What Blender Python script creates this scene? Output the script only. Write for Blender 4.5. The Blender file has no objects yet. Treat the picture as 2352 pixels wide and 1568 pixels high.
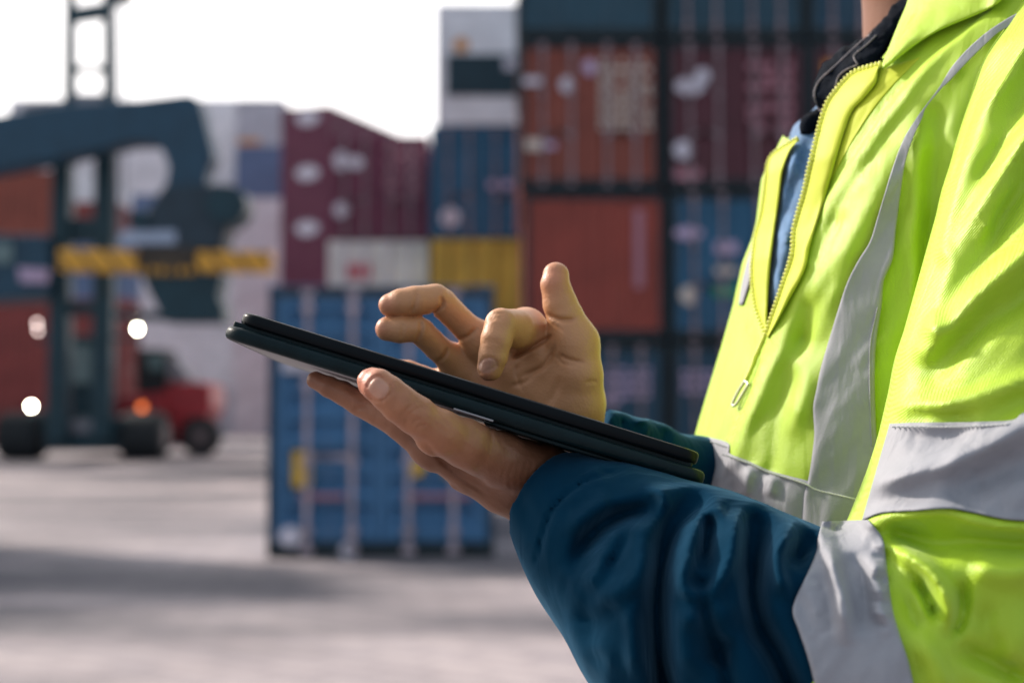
import bpy, bmesh, math, random
import numpy as np
from mathutils import Vector, Matrix
R = math.radians
random.seed(7); rng = np.random.default_rng(7)
S = bpy.context.scene
COL = S.collection
# ------------------------------------------------------------------ camera
# photo pixels below are counted in a 2352 x 1568 frame; F is the focal length in those pixels
F, CX, CY, CAMH = 3266.0, 1176.0, 784.0, 1.445
PITCH = math.atan(151.0 / F)
cd = bpy.data.cameras.new('camera'); cam = bpy.data.objects.new('camera', cd); COL.objects.link(cam)
cam.location = (0, 0, CAMH); cam.rotation_euler = (math.pi/2 + PITCH, 0, 0)
cd.sensor_width = 36.0; cd.lens = 36.0*F/2352.0; cd.clip_start = 0.05; cd.clip_end = 3000
cd.dof.use_dof = True; cd.dof.focus_distance = 0.91; cd.dof.aperture_fstop = 4.3
S.camera = cam
# ------------------------------------------------------------------ sky and sun
SUN_EL, SUN_AZ = R(33), R(30)          # azimuth: measured from -X (left) towards +Y (away)
sd = Vector((-math.cos(SUN_EL)*math.cos(SUN_AZ), math.cos(SUN_EL)*math.sin(SUN_AZ), math.sin(SUN_EL)))
W = bpy.data.worlds.new("World"); S.world = W; W.use_nodes = True
wn, wl = W.node_tree.nodes, W.node_tree.links; wn.clear()
sky = wn.new('ShaderNodeTexSky'); sky.sky_type = 'NISHITA'; sky.sun_disc = False
sky.sun_elevation = SUN_EL; sky.sun_rotation = math.atan2(sd.x, sd.y); sky.dust_density = 4.0; sky.air_density = 1.0; sky.ozone_density = 1.0
mx = wn.new('ShaderNodeMix'); mx.data_type = 'RGBA'; mx.inputs[0].default_value = 0.70
# bright thin cloud on the side of the sun, thinning to a duller sky on the opposite side
tcw = wn.new('ShaderNodeTexCoord'); dt = wn.new('ShaderNodeVectorMath'); dt.operation = 'DOT_PRODUCT'
dt.inputs[1].default_value = Vector((-.50, .84, -.05)).normalized(); wl.new(tcw.outputs['Generated'], dt.inputs[0])
mr = wn.new('ShaderNodeMapRange'); mr.inputs[1].default_value = -.2; mr.inputs[2].default_value = .75; mr.interpolation_type = 'SMOOTHSTEP'; wl.new(dt.outputs['Value'], mr.inputs[0])
cl_ = wn.new('ShaderNodeMix'); cl_.data_type = 'RGBA'; wl.new(mr.outputs[0], cl_.inputs[0]); cl_.inputs[6].default_value = (4.3, 5.0, 5.7, 1); cl_.inputs[7].default_value = (18.0, 17.2, 16.8, 1)
wl.new(sky.outputs[0], mx.inputs[6]); wl.new(cl_.outputs[2], mx.inputs[7])
bg = wn.new('ShaderNodeBackground'); bg.inputs[1].default_value = 0.085
wl.new(mx.outputs[2], bg.inputs[0])
wo = wn.new('ShaderNodeOutputWorld'); wl.new(bg.outputs[0], wo.inputs[0])
sl = bpy.data.lights.new('sun', 'SUN'); sl.energy = 3.0; sl.angle = R(5.0); sl.color = (1.0, 0.90, 0.80)
so = bpy.data.objects.new('sun', sl); COL.objects.link(so); so.location = (0, 0, 40)
so.rotation_euler = sd.to_track_quat('Z', 'Y').to_euler()
S.view_settings.view_transform = 'Standard'; S.view_settings.look = 'None'
S.view_settings.exposure = 0.78; S.view_settings.gamma = 1.0
S.render.engine = 'CYCLES'
S.cycles.use_denoising = True; S.cycles.max_bounces = 8; S.cycles.sample_clamp_indirect = 6.0

# ------------------------------------------------------------------ pixel geometry helpers
cP, sP = math.cos(PITCH), math.sin(PITCH)
def P(x, y, d): return np.array([(x-CX)/F*d, d, (CY-y)/F*d])        # camera-frame point: right, forward, up
def c2w(a):
    a = np.asarray(a, float)
    return np.stack([a[..., 0], a[..., 1]*cP - a[..., 2]*sP, a[..., 1]*sP + a[..., 2]*cP + CAMH], -1)
def at(x, y, Y):                                                     # world point at world distance Y
    dx, dz = (x-CX)/F, (CY-y)/F
    k = Y/(cP - dz*sP)
    return Vector((dx*k, Y, CAMH + k*(sP + dz*cP)))
# ------------------------------------------------------------------ materials
def mat(name, col, rough=0.6, metal=0.0, var=0.0, scale=3.0, bump=0.0, bscale=200.0, sheen=0.0, col2=None, spec=0.5, emit=None, coat=0.0, sss=0.0, detail=4.0):
    m = bpy.data.materials.new(name); m.use_nodes = True
    n, l = m.node_tree.nodes, m.node_tree.links; b = n['Principled BSDF']
    b.inputs['Base Color'].default_value = (*col, 1); b.inputs['Roughness'].default_value = rough; b.inputs['Metallic'].default_value = metal
    b.inputs['Specular IOR Level'].default_value = spec
    if sheen: b.inputs['Sheen Weight'].default_value = sheen; b.inputs['Sheen Roughness'].default_value = 0.4
    if coat: b.inputs['Coat Weight'].default_value = coat
    if emit: b.inputs['Emission Color'].default_value = (*emit[:3], 1); b.inputs['Emission Strength'].default_value = emit[3]
    tc = n.new('ShaderNodeTexCoord')
    if var or col2:
        t = n.new('ShaderNodeTexNoise'); t.inputs['Scale'].default_value = scale; t.inputs['Detail'].default_value = detail; t.inputs['Roughness'].default_value = 0.6
        l.new(tc.outputs['Object'], t.inputs['Vector'])
        r = n.new('ShaderNodeValToRGB'); r.color_ramp.elements[0].position = 0.35; r.color_ramp.elements[1].position = 0.7
        c2 = col2 if col2 else tuple(c*(1+var) for c in col); c1 = col if col2 else tuple(c*(1-var) for c in col)
        r.color_ramp.elements[0].color = (*c1, 1); r.color_ramp.elements[1].color = (*c2, 1)
        l.new(t.outputs['Fac'], r.inputs['Fac']); l.new(r.outputs['Color'], b.inputs['Base Color'])
    if bump:
        t2 = n.new('ShaderNodeTexNoise'); t2.inputs['Scale'].default_value = bscale; t2.inputs['Detail'].default_value = 3.0
        l.new(tc.outputs['Object'], t2.inputs['Vector'])
        bp = n.new('ShaderNodeBump'); bp.inputs['Strength'].default_value = bump; bp.inputs['Distance'].default_value = 0.4/bscale
        l.new(t2.outputs['Fac'], bp.inputs['Height']); l.new(bp.outputs['Normal'], b.inputs['Normal'])
    return m
def paint(name, col, rough=0.55, rust=0.25):       # weathered container paint: mottled, with scattered rust stains and grime
    m = bpy.data.materials.new(name); m.use_nodes = True
    n, l = m.node_tree.nodes, m.node_tree.links; b = n['Principled BSDF']; b.inputs['Roughness'].default_value = rough
    tc = n.new('ShaderNodeTexCoord')
    t = n.new('ShaderNodeTexNoise'); t.inputs['Scale'].default_value = 1.3; t.inputs['Detail'].default_value = 8; l.new(tc.outputs['Object'], t.inputs['Vector'])
    r = n.new('ShaderNodeValToRGB'); r.color_ramp.elements[0].position = .3; r.color_ramp.elements[1].position = .72
    r.color_ramp.elements[0].color = (*[c*0.78 for c in col], 1); r.color_ramp.elements[1].color = (*[min(1, c*1.12+.002) for c in col], 1)
    l.new(t.outputs['Fac'], r.inputs['Fac'])
    mp = n.new('ShaderNodeMapping'); mp.inputs['Scale'].default_value = (5, 5, .8); l.new(tc.outputs['Object'], mp.inputs['Vector'])
    t2 = n.new('ShaderNodeTexNoise'); t2.inputs['Scale'].default_value = 1.0; t2.inputs['Detail'].default_value = 7; l.new(mp.outputs['Vector'], t2.inputs['Vector'])
    r2 = n.new('ShaderNodeValToRGB'); r2.color_ramp.elements[0].position = .60; r2.color_ramp.elements[1].position = .72
    r2.color_ramp.elements[0].color = (0, 0, 0, 1); r2.color_ramp.elements[1].color = (rust, rust, rust, 1)
    l.new(t2.outputs['Fac'], r2.inputs['Fac'])
    x = n.new('ShaderNodeMix'); x.data_type = 'RGBA'; l.new(r2.outputs['Color'], x.inputs[0]); l.new(r.outputs['Color'], x.inputs[6]); x.inputs[7].default_value = (.16, .075, .045, 1)
    l.new(x.outputs[2], b.inputs['Base Color'])
    return m

# ------------------------------------------------------------------ object helpers
def link(o, parent=None):
    COL.objects.link(o)
    if parent: o.parent = parent
    return o
def tag(o, label=None, cat=None, group=None, kind=None):
    if label: o['label'] = label
    if cat: o['category'] = cat
    if group: o['group'] = group
    if kind: o['kind'] = kind
    return o
def empty(name, loc, rz=0.0):
    o = bpy.data.objects.new(name, None); o.empty_display_size = .2; link(o); o.location = loc; o.rotation_euler = (0, 0, rz); return o
def mesh_obj(name, verts, faces, m, parent=None, smooth=False, origin=None):
    me = bpy.data.meshes.new(name); v = np.asarray(verts, float)
    if origin is not None: v = v - np.asarray(origin, float)
    me.from_pydata(v.tolist(), [], faces if isinstance(faces, list) else faces.tolist()); me.update()
    if smooth: me.polygons.foreach_set('use_smooth', [True]*len(me.polygons))
    for k in (m if isinstance(m, (list, tuple)) else [m]): me.materials.append(k)
    return link(bpy.data.objects.new(name, me), parent)
class MB:
    """collects simple solids for ONE mesh object"""
    def __init__(s): s.v, s.f = [], []
    def box(s, x0, x1, y0, y1, z0, z1):
        n = len(s.v)
        s.v += [(x0,y0,z0),(x1,y0,z0),(x1,y1,z0),(x0,y1,z0),(x0,y0,z1),(x1,y0,z1),(x1,y1,z1),(x0,y1,z1)]
        s.f += [[n,n+3,n+2,n+1],[n+4,n+5,n+6,n+7],[n,n+1,n+5,n+4],[n+1,n+2,n+6,n+5],[n+2,n+3,n+7,n+6],[n+3,n,n+4,n+7]]
    def prism(s, poly, y0, y1):          # poly: list of (x, z), extruded along y
        a = sum(p[0]*q[1]-q[0]*p[1] for p, q in zip(poly, poly[1:]+poly[:1]))
        if a < 0: poly = poly[::-1]
        n, k = len(s.v), len(poly)
        s.v += [(x, y0, z) for x, z in poly] + [(x, y1, z) for x, z in poly]
        s.f += [list(range(n, n+k)), list(range(n+2*k-1, n+k-1, -1))]
        for i in range(k):
            j = (i+1) % k; s.f.append([n+i, n+k+i, n+k+j, n+j])
    def tube(s, a, b, r0, r1=None, seg=12):
        a, b = Vector(a), Vector(b); r1 = r0 if r1 is None else r1
        q = (b-a).to_track_quat('Z', 'Y'); n = len(s.v)
        for c, r in ((a, r0), (b, r1)):
            for i in range(seg):
                t = 2*math.pi*i/seg; s.v.append(tuple(c + q @ Vector((r*math.cos(t), r*math.sin(t), 0))))
        s.f += [list(range(n+seg-1, n-1, -1)), list(range(n+seg, n+2*seg))]
        for i in range(seg): j = (i+1) % seg; s.f.append([n+i, n+j, n+seg+j, n+seg+i])
    def lathe(s, c, axis, prof, seg=28):  # prof: (offset along axis, radius)
        c = Vector(c); q = Vector(axis).to_track_quat('Z', 'Y'); n = len(s.v); m = len(prof)
        for o, r in prof:
            for i in range(seg):
                t = 2*math.pi*i/seg; s.v.append(tuple(c + q @ Vector((r*math.cos(t), r*math.sin(t), o))))
        for k in range(m-1):
            for i in range(seg): j = (i+1) % seg; s.f.append([n+k*seg+i, n+k*seg+j, n+(k+1)*seg+j, n+(k+1)*seg+i])
        s.f += [list(range(n+seg-1, n-1, -1)), list(range(n+(m-1)*seg, n+m*seg))]
    def corr(s, u0, u1, v0, v1, pitch, depth, plane, pos, sgn, across=False):
        """corrugated sheet; plane 'y' (faces -y*sgn) or 'x'; ribs run along v (or along u when across)"""
        L0, L1, M0, M1 = (v0, v1, u0, u1) if across else (u0, u1, v0, v1)
        k = max(1, round((L1-L0)/pitch)); p = (L1-L0)/k; prof = []
        for i in range(k):
            a = L0+i*p; prof += [(a, 0), (a+p*.28, 0), (a+p*.5, depth), (a+p*.78, depth)]
        prof.append((L1, 0)); n = len(s.v)
        for t, d in prof:
            for w in (M0, M1):
                u, v = (w, t) if across else (t, w)
                s.v.append((u, pos+sgn*d, v) if plane == 'y' else (pos+sgn*d, u, v))
        for i in range(len(prof)-1): s.f.append([n+2*i, n+2*i+2, n+2*i+3, n+2*i+1])
    def build(s, name, m, parent=None, bevel=0.0, smooth=False):
        o = mesh_obj(name, s.v, s.f, m, parent, smooth)
        if bevel:
            b = o.modifiers.new('bevel', 'BEVEL'); b.width = bevel; b.segments = 2; b.limit_method = 'ANGLE'
        return o

# ================================================================== GROUND
def ground():
    m = bpy.data.materials.new('asphalt'); m.use_nodes = True
    n, l = m.node_tree.nodes, m.node_tree.links; b = n['Principled BSDF']; b.inputs['Roughness'].default_value = .85
    tc = n.new('ShaderNodeTexCoord')
    def noise(sc, det, mscale, off=0.0):
        mp = n.new('ShaderNodeMapping'); mp.inputs['Scale'].default_value = mscale; mp.inputs['Location'].default_value = (off, off*.7, 0); l.new(tc.outputs['Object'], mp.inputs['Vector'])
        t = n.new('ShaderNodeTexNoise'); t.inputs['Scale'].default_value = sc; t.inputs['Detail'].default_value = det; t.inputs['Roughness'].default_value = .6
        l.new(mp.outputs['Vector'], t.inputs['Vector']); return t
    def ramp(t, a, b_, ca, cb):
        r = n.new('ShaderNodeValToRGB'); r.color_ramp.elements[0].position = a; r.color_ramp.elements[1].position = b_
        r.color_ramp.elements[0].color = ca; r.color_ramp.elements[1].color = cb; l.new(t.outputs['Fac'], r.inputs['Fac']); return r
    base = ramp(noise(1.0, 10, (.8, .8, 1)), .3, .7, (.31, .265, .272, 1), (.44, .38, .385, 1))
    lane_shade = ramp(noise(1.0, 6, (.13, .42, 1), 3.1), .43, .58, (0, 0, 0, 1), (.92, .92, .92, 1))      # dark wheel lanes, with shadow bands painted into the same noise
    fine = ramp(noise(60.0, 4, (1, 1, 1)), .3, .7, (.85, .85, .85, 1), (1.08, 1.08, 1.08, 1))
    x = n.new('ShaderNodeMix'); x.data_type = 'RGBA'; l.new(lane_shade.outputs['Color'], x.inputs[0]); l.new(base.outputs['Color'], x.inputs[6]); x.inputs[7].default_value = (.085, .080, .095, 1)
    br = n.new('ShaderNodeTexBrick'); br.inputs['Scale'].default_value = 1.0; br.inputs['Brick Width'].default_value = .42; br.inputs['Row Height'].default_value = .21; br.inputs['Mortar Size'].default_value = .012
    br.inputs['Color1'].default_value = (1.08, 1.06, 1.04, 1); br.inputs['Color2'].default_value = (.80, .80, .82, 1); br.inputs['Mortar'].default_value = (.5, .5, .52, 1)
    mpb = n.new('ShaderNodeMapping'); mpb.inputs['Rotation'].default_value = (0, 0, R(38)); l.new(tc.outputs['Object'], mpb.inputs['Vector']); l.new(mpb.outputs['Vector'], br.inputs['Vector'])
    xb = n.new('ShaderNodeMix'); xb.data_type = 'RGBA'; xb.blend_type = 'MULTIPLY'; xb.inputs[0].default_value = .8; l.new(x.outputs[2], xb.inputs[6]); l.new(br.outputs['Color'], xb.inputs[7]); x = xb
    y = n.new('ShaderNodeMix'); y.data_type = 'RGBA'; y.blend_type = 'MULTIPLY'; y.inputs[0].default_value = 1; l.new(x.outputs[2], y.inputs[6]); l.new(fine.outputs['Color'], y.inputs[7])
    l.new(y.outputs[2], b.inputs['Base Color'])
    bp = n.new('ShaderNodeBump'); bp.inputs['Strength'].default_value = .5; bp.inputs['Distance'].default_value = .01
    l.new(noise(90.0, 4, (1, 1, 1)).outputs['Fac'], bp.inputs['Height']); l.new(bp.outputs['Normal'], b.inputs['Normal'])
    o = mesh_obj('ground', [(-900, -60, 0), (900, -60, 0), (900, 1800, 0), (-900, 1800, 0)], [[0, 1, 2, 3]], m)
    tag(o, 'grey paved ground of the container yard with dark wheel lanes and painted shadow bands', 'ground', kind='structure')
ground()

# ================================================================== CONTAINERS
C = dict(rust=(.19, .035, .018), rust2=(.27, .038, .022), maroon=(.085, .012, .024), maroon2=(.14, .020, .055), navy=(.008, .058, .105), teal=(.008, .056, .092),
         blue=(.014, .105, .205), blue2=(.055, .175, .345), yellow=(.60, .42, .06), white=(.80, .78, .82), pale=(.77, .75, .79), grey=(.52, .52, .58), slate=(.12, .18, .32),
         red=(.24, .035, .03), orange=(.25, .052, .030), cream=(.74, .72, .70))
PM = {}
def pm(k, rust=.25):
    if k not in PM: PM[k] = paint(k+'_paint', C[k], rust=rust)
    return PM[k]
M_bar = mat('galvanised_bar', (.27, .20, .22), .5, .3, var=.25, scale=6)
M_white = mat('white_decal', (.62, .58, .66), .6, var=.08); M_pink = mat('faded_pink_decal', (.38, .16, .20), .6, var=.1)
M_ydec = mat('yellow_decal', (.72, .42, .03), .5, var=.1); M_gdec = mat('green_decal', (.03, .26, .14), .6, var=.1); M_rdec = mat('red_decal', (.55, .06, .10), .6, var=.1)
M_cream = mat('cream_decal', (.62, .52, .45), .6, var=.1); M_odec = mat('orange_decal', (.62, .25, .04), .6, var=.1); M_dark = mat('dark_rubber', (.012, .016, .020), .7, var=.2)
M_blob = mat('lilac_decal', (.50, .38, .55), .6, var=.1); M_sky = mat('pale_blue_decal', (.36, .44, .58), .5, var=.1)
M_gapshade = mat('gap_shade_rail', (.014, .024, .030), .85, var=.35, scale=5)  # dark colour imitating the shade in gaps between stacked containers
M_cool = mat('cooling_unit_grille', (.012, .035, .05), .5, .3, var=.3, scale=8)
def container(label, W_, H, L, col, loc, rz=0, front='door', decals=(), bars=M_bar, horiz=False, group=None, rust=.25, gap_shade=False):
    """origin: middle of the bottom front edge; front faces -y"""
    root = empty('shipping_container', loc, rz); tag(root, label, 'container', group)
    m = pm(col, rust); h = W_/2; p = .11
    b = MB()
    for sx in (-h, h-p):
        b.box(sx, sx+p, 0, p, 0, H); b.box(sx, sx+p, L-p, L, 0, H)
        b.box(sx, sx+p, p, L-p, 0, .15); b.box(sx, sx+p, p, L-p, H-.10, H)
    b.box(-h+p, h-p, .004, p, 0, .16); b.box(-h+p, h-p, .004, p, H-.12, H); b.box(-h+p, h-p, L-p, L-.004, 0, .16); b.box(-h+p, h-p, L-p, L-.004, H-.12, H)
    b.corr(p, L-p, .15, H-.10, .278, .036, 'x', -h+.012, 1); b.corr(p, L-p, .15, H-.10, .278, .036, 'x', h-.012, -1)
    b.corr(-h+p, h-p, .16, H-.12, .278, .036, 'y', L-.014, -1)
    b.box(-h+p, h-p, p, L-p, H-.05, H-.02); b.box(-h+p, h-p, p, L-p, .02, .12)
    if front in ('blank', 'side'): b.corr(-h+p, h-p, .16, H-.12, .278, .036, 'y', .014, 1)
    if front == 'reefer': b.box(-h+p, h-p, .02, .08, .16, H-.12)
    q = b
    for sx in (-h-.004, h-.174):
        for z in (-.004, H-.114):
            for y in (-.004, L-.174): q.box(sx, sx+.178, y, y+.178, z, z+.118)
    b.build('body', m, root)
    if gap_shade:  # front edges overlaid dark: gap shade painted as rails and posts
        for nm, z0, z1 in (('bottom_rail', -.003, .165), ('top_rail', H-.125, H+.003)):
            g = MB(); g.box(-h-.003, h+.003, -.008, .06, z0, z1); g.build(nm, M_gapshade, root)
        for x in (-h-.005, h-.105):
            g = MB(); g.box(x, x+.11, -.006, .06, .168, H-.128); g.build('corner_post', M_gapshade, root)
    if front == 'door':
        for sx in (-1, 1):
            d = MB(); x0, x1 = (-h+p+.005, -.006) if sx < 0 else (.006, h-p-.005)
            z0, z1 = .17, H-.13
            d.box(x0, x0+.07, .02, .075, z0, z1); d.box(x1-.07, x1, .02, .075, z0, z1); d.box(x0+.07, x1-.07, .022, .073, z0, z0+.08); d.box(x0+.07, x1-.07, .022, .073, z1-.08, z1)
            if horiz:
                d.corr(x0+.07, x1-.07, z0+.08, z1-.08, .262, .055, 'y', .03, 1, True)
            else: d.corr(x0+.07, x1-.07, z0+.08, z1-.08, .3, .03, 'y', .034, 1)
            do = d.build('door', m, root)
            for fx in (.27, .72):
                xb = x0+(x1-x0)*fx; t = MB(); t.box(xb-.024, xb+.024, -.045, -.005, .06, H-.05)
                for z in (.22, H*.34, H*.62, H-.25): t.box(xb-.05, xb+.05, -.055, .02, z, z+.07)
                for z in (.05, H-.1): t.box(xb-.06, xb+.06, -.05, .003, z, z+.06)
                t.box(xb-.02, xb+.36, -.06, -.045, H*.36, H*.36+.05) if fx < .5 else t.box(xb-.36, xb+.02, -.06, -.045, H*.36, H*.36+.05)
                t.build('locking_bar', bars, do)
    if front == 'reefer':
        g = MB(); g.box(-h*.80, h*.80, -.03, .02, H*.24, H*.58); g.lathe((-h*.28, -.02, H*.44), (0, -1, 0), [(0, .36), (.03, .36), (.03, .30), (-.05, .28)]); g.lathe((h*.35, -.02, H*.48), (0, -1, 0), [(0, .2), (.03, .2), (.03, .17), (-.03, .15)])
        u = g.build('cooling_unit', M_cool, root)
        g2 = MB(); g2.box(h*.30, h*.72, -.05, .0, H*.45, H*.56); g2.build('control_box', M_white, u)
        g3 = MB(); g3.box(-h+.2, h-.2, .0, .018, H*.66, H*.665); g3.box(-.02, .02, .0, .018, H*.62, H*.93); g3.build('access_panel', m, root)
    if front == 'plate': 
        g = MB(); g.corr(-h+p, h-p, .16, H-.12, .278, .02, 'y', .02, 1); g.build('end_panel', m, root)
    for (mm, rects, nm) in decals:
        t = MB(); yb = -.016 if front == 'door' else -.004
        for (u0, v0, u1, v1) in rects: t.box(-h+u0*W_, -h+u1*W_, yb-.012, (.03 if front != 'reefer' else .02), v0*H, v1*H)
        t.build(nm, mm, root)
    return root
def code_rows(u0, u1, v, n, hgt=.035, r=None):
    r = r or random.Random(int(v*1000)); out = []; u = u0; w = (u1-u0)/n
    for i in range(n):
        if r.random() > .14: out.append((u, v, u+w*.68, v+hgt))
        u += w
    return out
def text_block(u0, u1, vtop, rows, n=8, step=.055, hgt=.032):
    out = []
    for k in range(rows): out += code_rows(u0, u1, vtop-k*step, n if k % 2 == 0 else n-2, hgt, random.Random(k*7+rows))
    return out
def disc(u, v, ru, rv, k=7):         # stepped round mark
    out = []
    for i in range(k):
        a, b_ = -1+2*i/k, -1+2*(i+1)/k; w = math.sqrt(max(0.02, 1-((a+b_)/2)**2)); out.append((u-ru*w, v+rv*a, u+ru*w, v+rv*b_))
    return out
WD, HT = 2.44, 2.6
def stack(xl, Y, zs, specs, W_=WD, L=6.06, rz=0.0, gap_shade=False):
    """xl: left edge pixel; zs: list of heights; specs bottom to top"""
    z = 0
    for H, sp in zip(zs, specs):
        if sp is not None:
            x = at(xl + sp.pop('dx', 0), 935, Y).x + W_/2*math.cos(rz)
            container(sp.pop('label'), W_, H-.06, L, sp.pop('col'), (x, Y + sp.pop('dy', 0), z), rz, gap_shade=gap_shade, **sp)
        z += H
Y1 = 24.3
hcol = [2.6, 2.6, 2.62, 2.6]
stack(1202, Y1, hcol, gap_shade=True, specs=[
    dict(label='dark navy double door container at the foot of the rust red column', col='navy', decals=[(M_blob, disc(.62, .62, .06, .03)+text_block(.58, .9, .80, 4), 'marking')]),
    dict(label='plain rust red container with one long faded vertical stripe on its end', col='rust2', front='blank', rust=.1, decals=[(M_pink, [(.78, .35, .845, .88)], 'marking')]),
    dict(label='orange red double door container covered in pale code lettering', col='orange', dx=-10, decals=[
        (M_white, disc(.34, .70, .05, .05)+[(.03, .70, .17, .75)], 'marking'), (M_cream, text_block(.57, .95, .84, 9)+[(.05, .26, .17, .33)], 'lettering'), (M_blob, disc(.50, .82, .045, .05)+[(.18, .27, .26, .31)], 'emblem')]),
    dict(label='plain dark navy container end above the orange red doors', col='teal', front='blank', dx=-14, rust=.05)])
stack(1541, Y1, hcol, gap_shade=True, specs=[
    dict(label='dark blue container at the foot of the stack beside the jacket', col='navy', decals=[(M_blob, text_block(.08, .5, .78, 3), 'marking')]),
    dict(label='blue double door container with cream, pink and green square stickers', col='blue', decals=[
        (M_blob, disc(.13, .72, .10, .04)+[(.32, .58, .47, .66)], 'marking'), (M_cream, disc(.13, .30, .06, .06)+[(.32, .44, .46, .49)], 'sticker'), (M_gdec, [(.30, .29, .48, .37)], 'sticker')]),
    dict(label='maroon double door container with a big white emblem on its left door', col='maroon', dx=-8, decals=[
        (M_white, disc(.17, .69, .10, .055)+disc(.26, .76, .05, .05)+disc(.12, .26, .065, .06), 'emblem'), (M_pink, text_block(.58, .92, .80, 7, 5, .07, .05)+[(.06, .06, .24, .13)], 'lettering')]),
    dict(label='dark teal container with door bars at the top of the maroon column', col='teal', dx=-12)])
stack(1880, Y1, hcol, gap_shade=True, specs=[
    dict(label='dark blue container at the foot of the stack behind the jacket front', col='navy'),
    dict(label='blue container behind the open collar of the jacket', col='blue'),
    dict(label='dark maroon container with small orange stickers beside the collar', col='maroon', dx=-12, decals=[(M_odec, [(.10, .74, .3, .86)], 'sticker')]),
    dict(label='dark navy container beside the neck of the person', col='navy', dx=-14)])
# orange sticker on the neighbour's right door edge
stack(990, 33, [2.7, 2.7, 2.65, 2.9], [
    dict(label='blue container hidden low behind the hand, under the yellow one', col='blue'),
    dict(label='yellow double door container between the hand and the blue doors', col='yellow', bars=mat('yellow_bar', (.36, .24, .05), .5, .2, var=.2), rust=.15),
    dict(label='bright blue double door container standing on the yellow one', col='blue', dx=-3, decals=[(M_white, disc(.19, .18, .09, .085), 'emblem'), (M_blob, code_rows(.3, .95, .44, 5, .07), 'marking')]),
    dict(label='white refrigerated container with a dark cooling unit on top of the blue doors', col='white', front='reefer', dx=10, rust=.1, decals=[(M_odec, disc(.24, .66, .07, .055), 'sticker')])])
stack(752, 35, [2.8, 2.8, 2.62], [
    dict(label='grey container low behind the front blue container', col='grey'),
    dict(label='white container with a red word on its upper left door', col='cream', bars=M_white, rust=.05, decals=[(M_rdec, code_rows(.12, .45, .66, 4, .14), 'lettering')]),
    dict(label='maroon double door container with a white emblem, standing on the white one', col='maroon2', decals=[
        (M_white, disc(.13, .76, .08, .09)+disc(.27, .74, .08, .06)+disc(.13, .28, .075, .07), 'emblem'), (M_pink, text_block(.58, .95, .86, 7, 5, .075, .05), 'lettering')])])
# three turned maroon containers with a pale emblem each, and what they stand on
for i, (lab, dec) in enumerate([('lowest maroon container of the turned stack behind the blue doors', 0), ('maroon container, second from the ground in the turned stack', 0), ('maroon container, third from the ground in the turned stack', 0),
        ('maroon container with a pale round emblem, lowest of the three emblems', 1), ('maroon container with a pale round emblem, middle of the three emblems', 1), ('maroon container with a pale round emblem at the top of its stack', 1)]):
    o = container(lab, 2.44, 2.49, 12.19, 'maroon2', (at(697, 935, 64).x, 64, i*2.51), R(-20), 'blank', decals=[(M_white, disc(.55, .80, .24, .13), 'emblem')] if dec else (), rust=.1)
z = 0
for H, col, lab in ((2.42, 'pale', 'pale container at the foot of the stack behind the red tractor'), (2.42, 'white', 'white container, second from the ground behind the red tractor'), (2.42, 'pale', 'pale container below the yellow striped beam end'),
        (2.42, 'white', 'white container level with the yellow striped beam end'), (2.42, 'pale', 'pale container right under the slate blue one'), (2.66, 'slate', 'slate blue container under the grey one beside the maroon stack'), (2.4, 'grey', 'grey container with rust along its lower edge, beside the maroon stack')):
    container(lab, 2.44, H-.012, 12.19, col, (at(536, 935, 72).x+1.22, 72, z), 0, 'blank', rust=.15, decals=[(M_odec, [(.05, .02, .5, .14)], 'rust_patch')] if col == 'grey' else ())
    z += H
z = 0
for i, lab in enumerate(('lowest long grey container behind the loading machines', 'long pale container, second from the ground behind the loading machines', 'long pale container, third from the ground behind the loading machines',
        'long pale container, fourth from the ground behind the loading machines', 'long slate blue container, third from the top behind the bent boom', 'long pale container, second from the top behind the bent boom', 'topmost long pale container behind the bent boom')):
    container(lab, 12.19, 2.56, 2.44, ('grey', 'white', 'pale', 'white', 'slate', 'pale', 'white')[i], (at(272, 935, 76).x, 76, z), 0, 'side', rust=.06); z += 2.575
Y5 = 56.6; z = 0
for H, col, lab, dec in ((2.9, 'red', 'long red container on the ground behind the loading machines', ()), (2.9, 'red', 'long red container lying on another red one behind the mast', ()), (2.5, 'slate', 'long slate blue container between red ones at the left edge', [(M_white, [(.62, .35, .72, .62)], 'marking')])):
    container(lab, 12.19, H-.012, 2.44, col, (at(284, 935, Y5).x-6.095, Y5, z), 0, 'side', decals=dec); z += H
container('short orange red container under the boom at the left edge', 6.06, 2.6, 2.44, 'orange', (at(122, 935, Y5).x-3.03, Y5, z), 0, 'side')
container('small red container end seen between the two mast posts', 1.9, 1.35, 2.4, 'red', (at(205, 935, Y5).x, Y5, z), 0, 'blank')
container('small white container end seen high between the two mast posts', 1.9, 1.3, 2.4, 'white', (at(205, 935, Y5).x, Y5, z+1.36), 0, 'blank')
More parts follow.
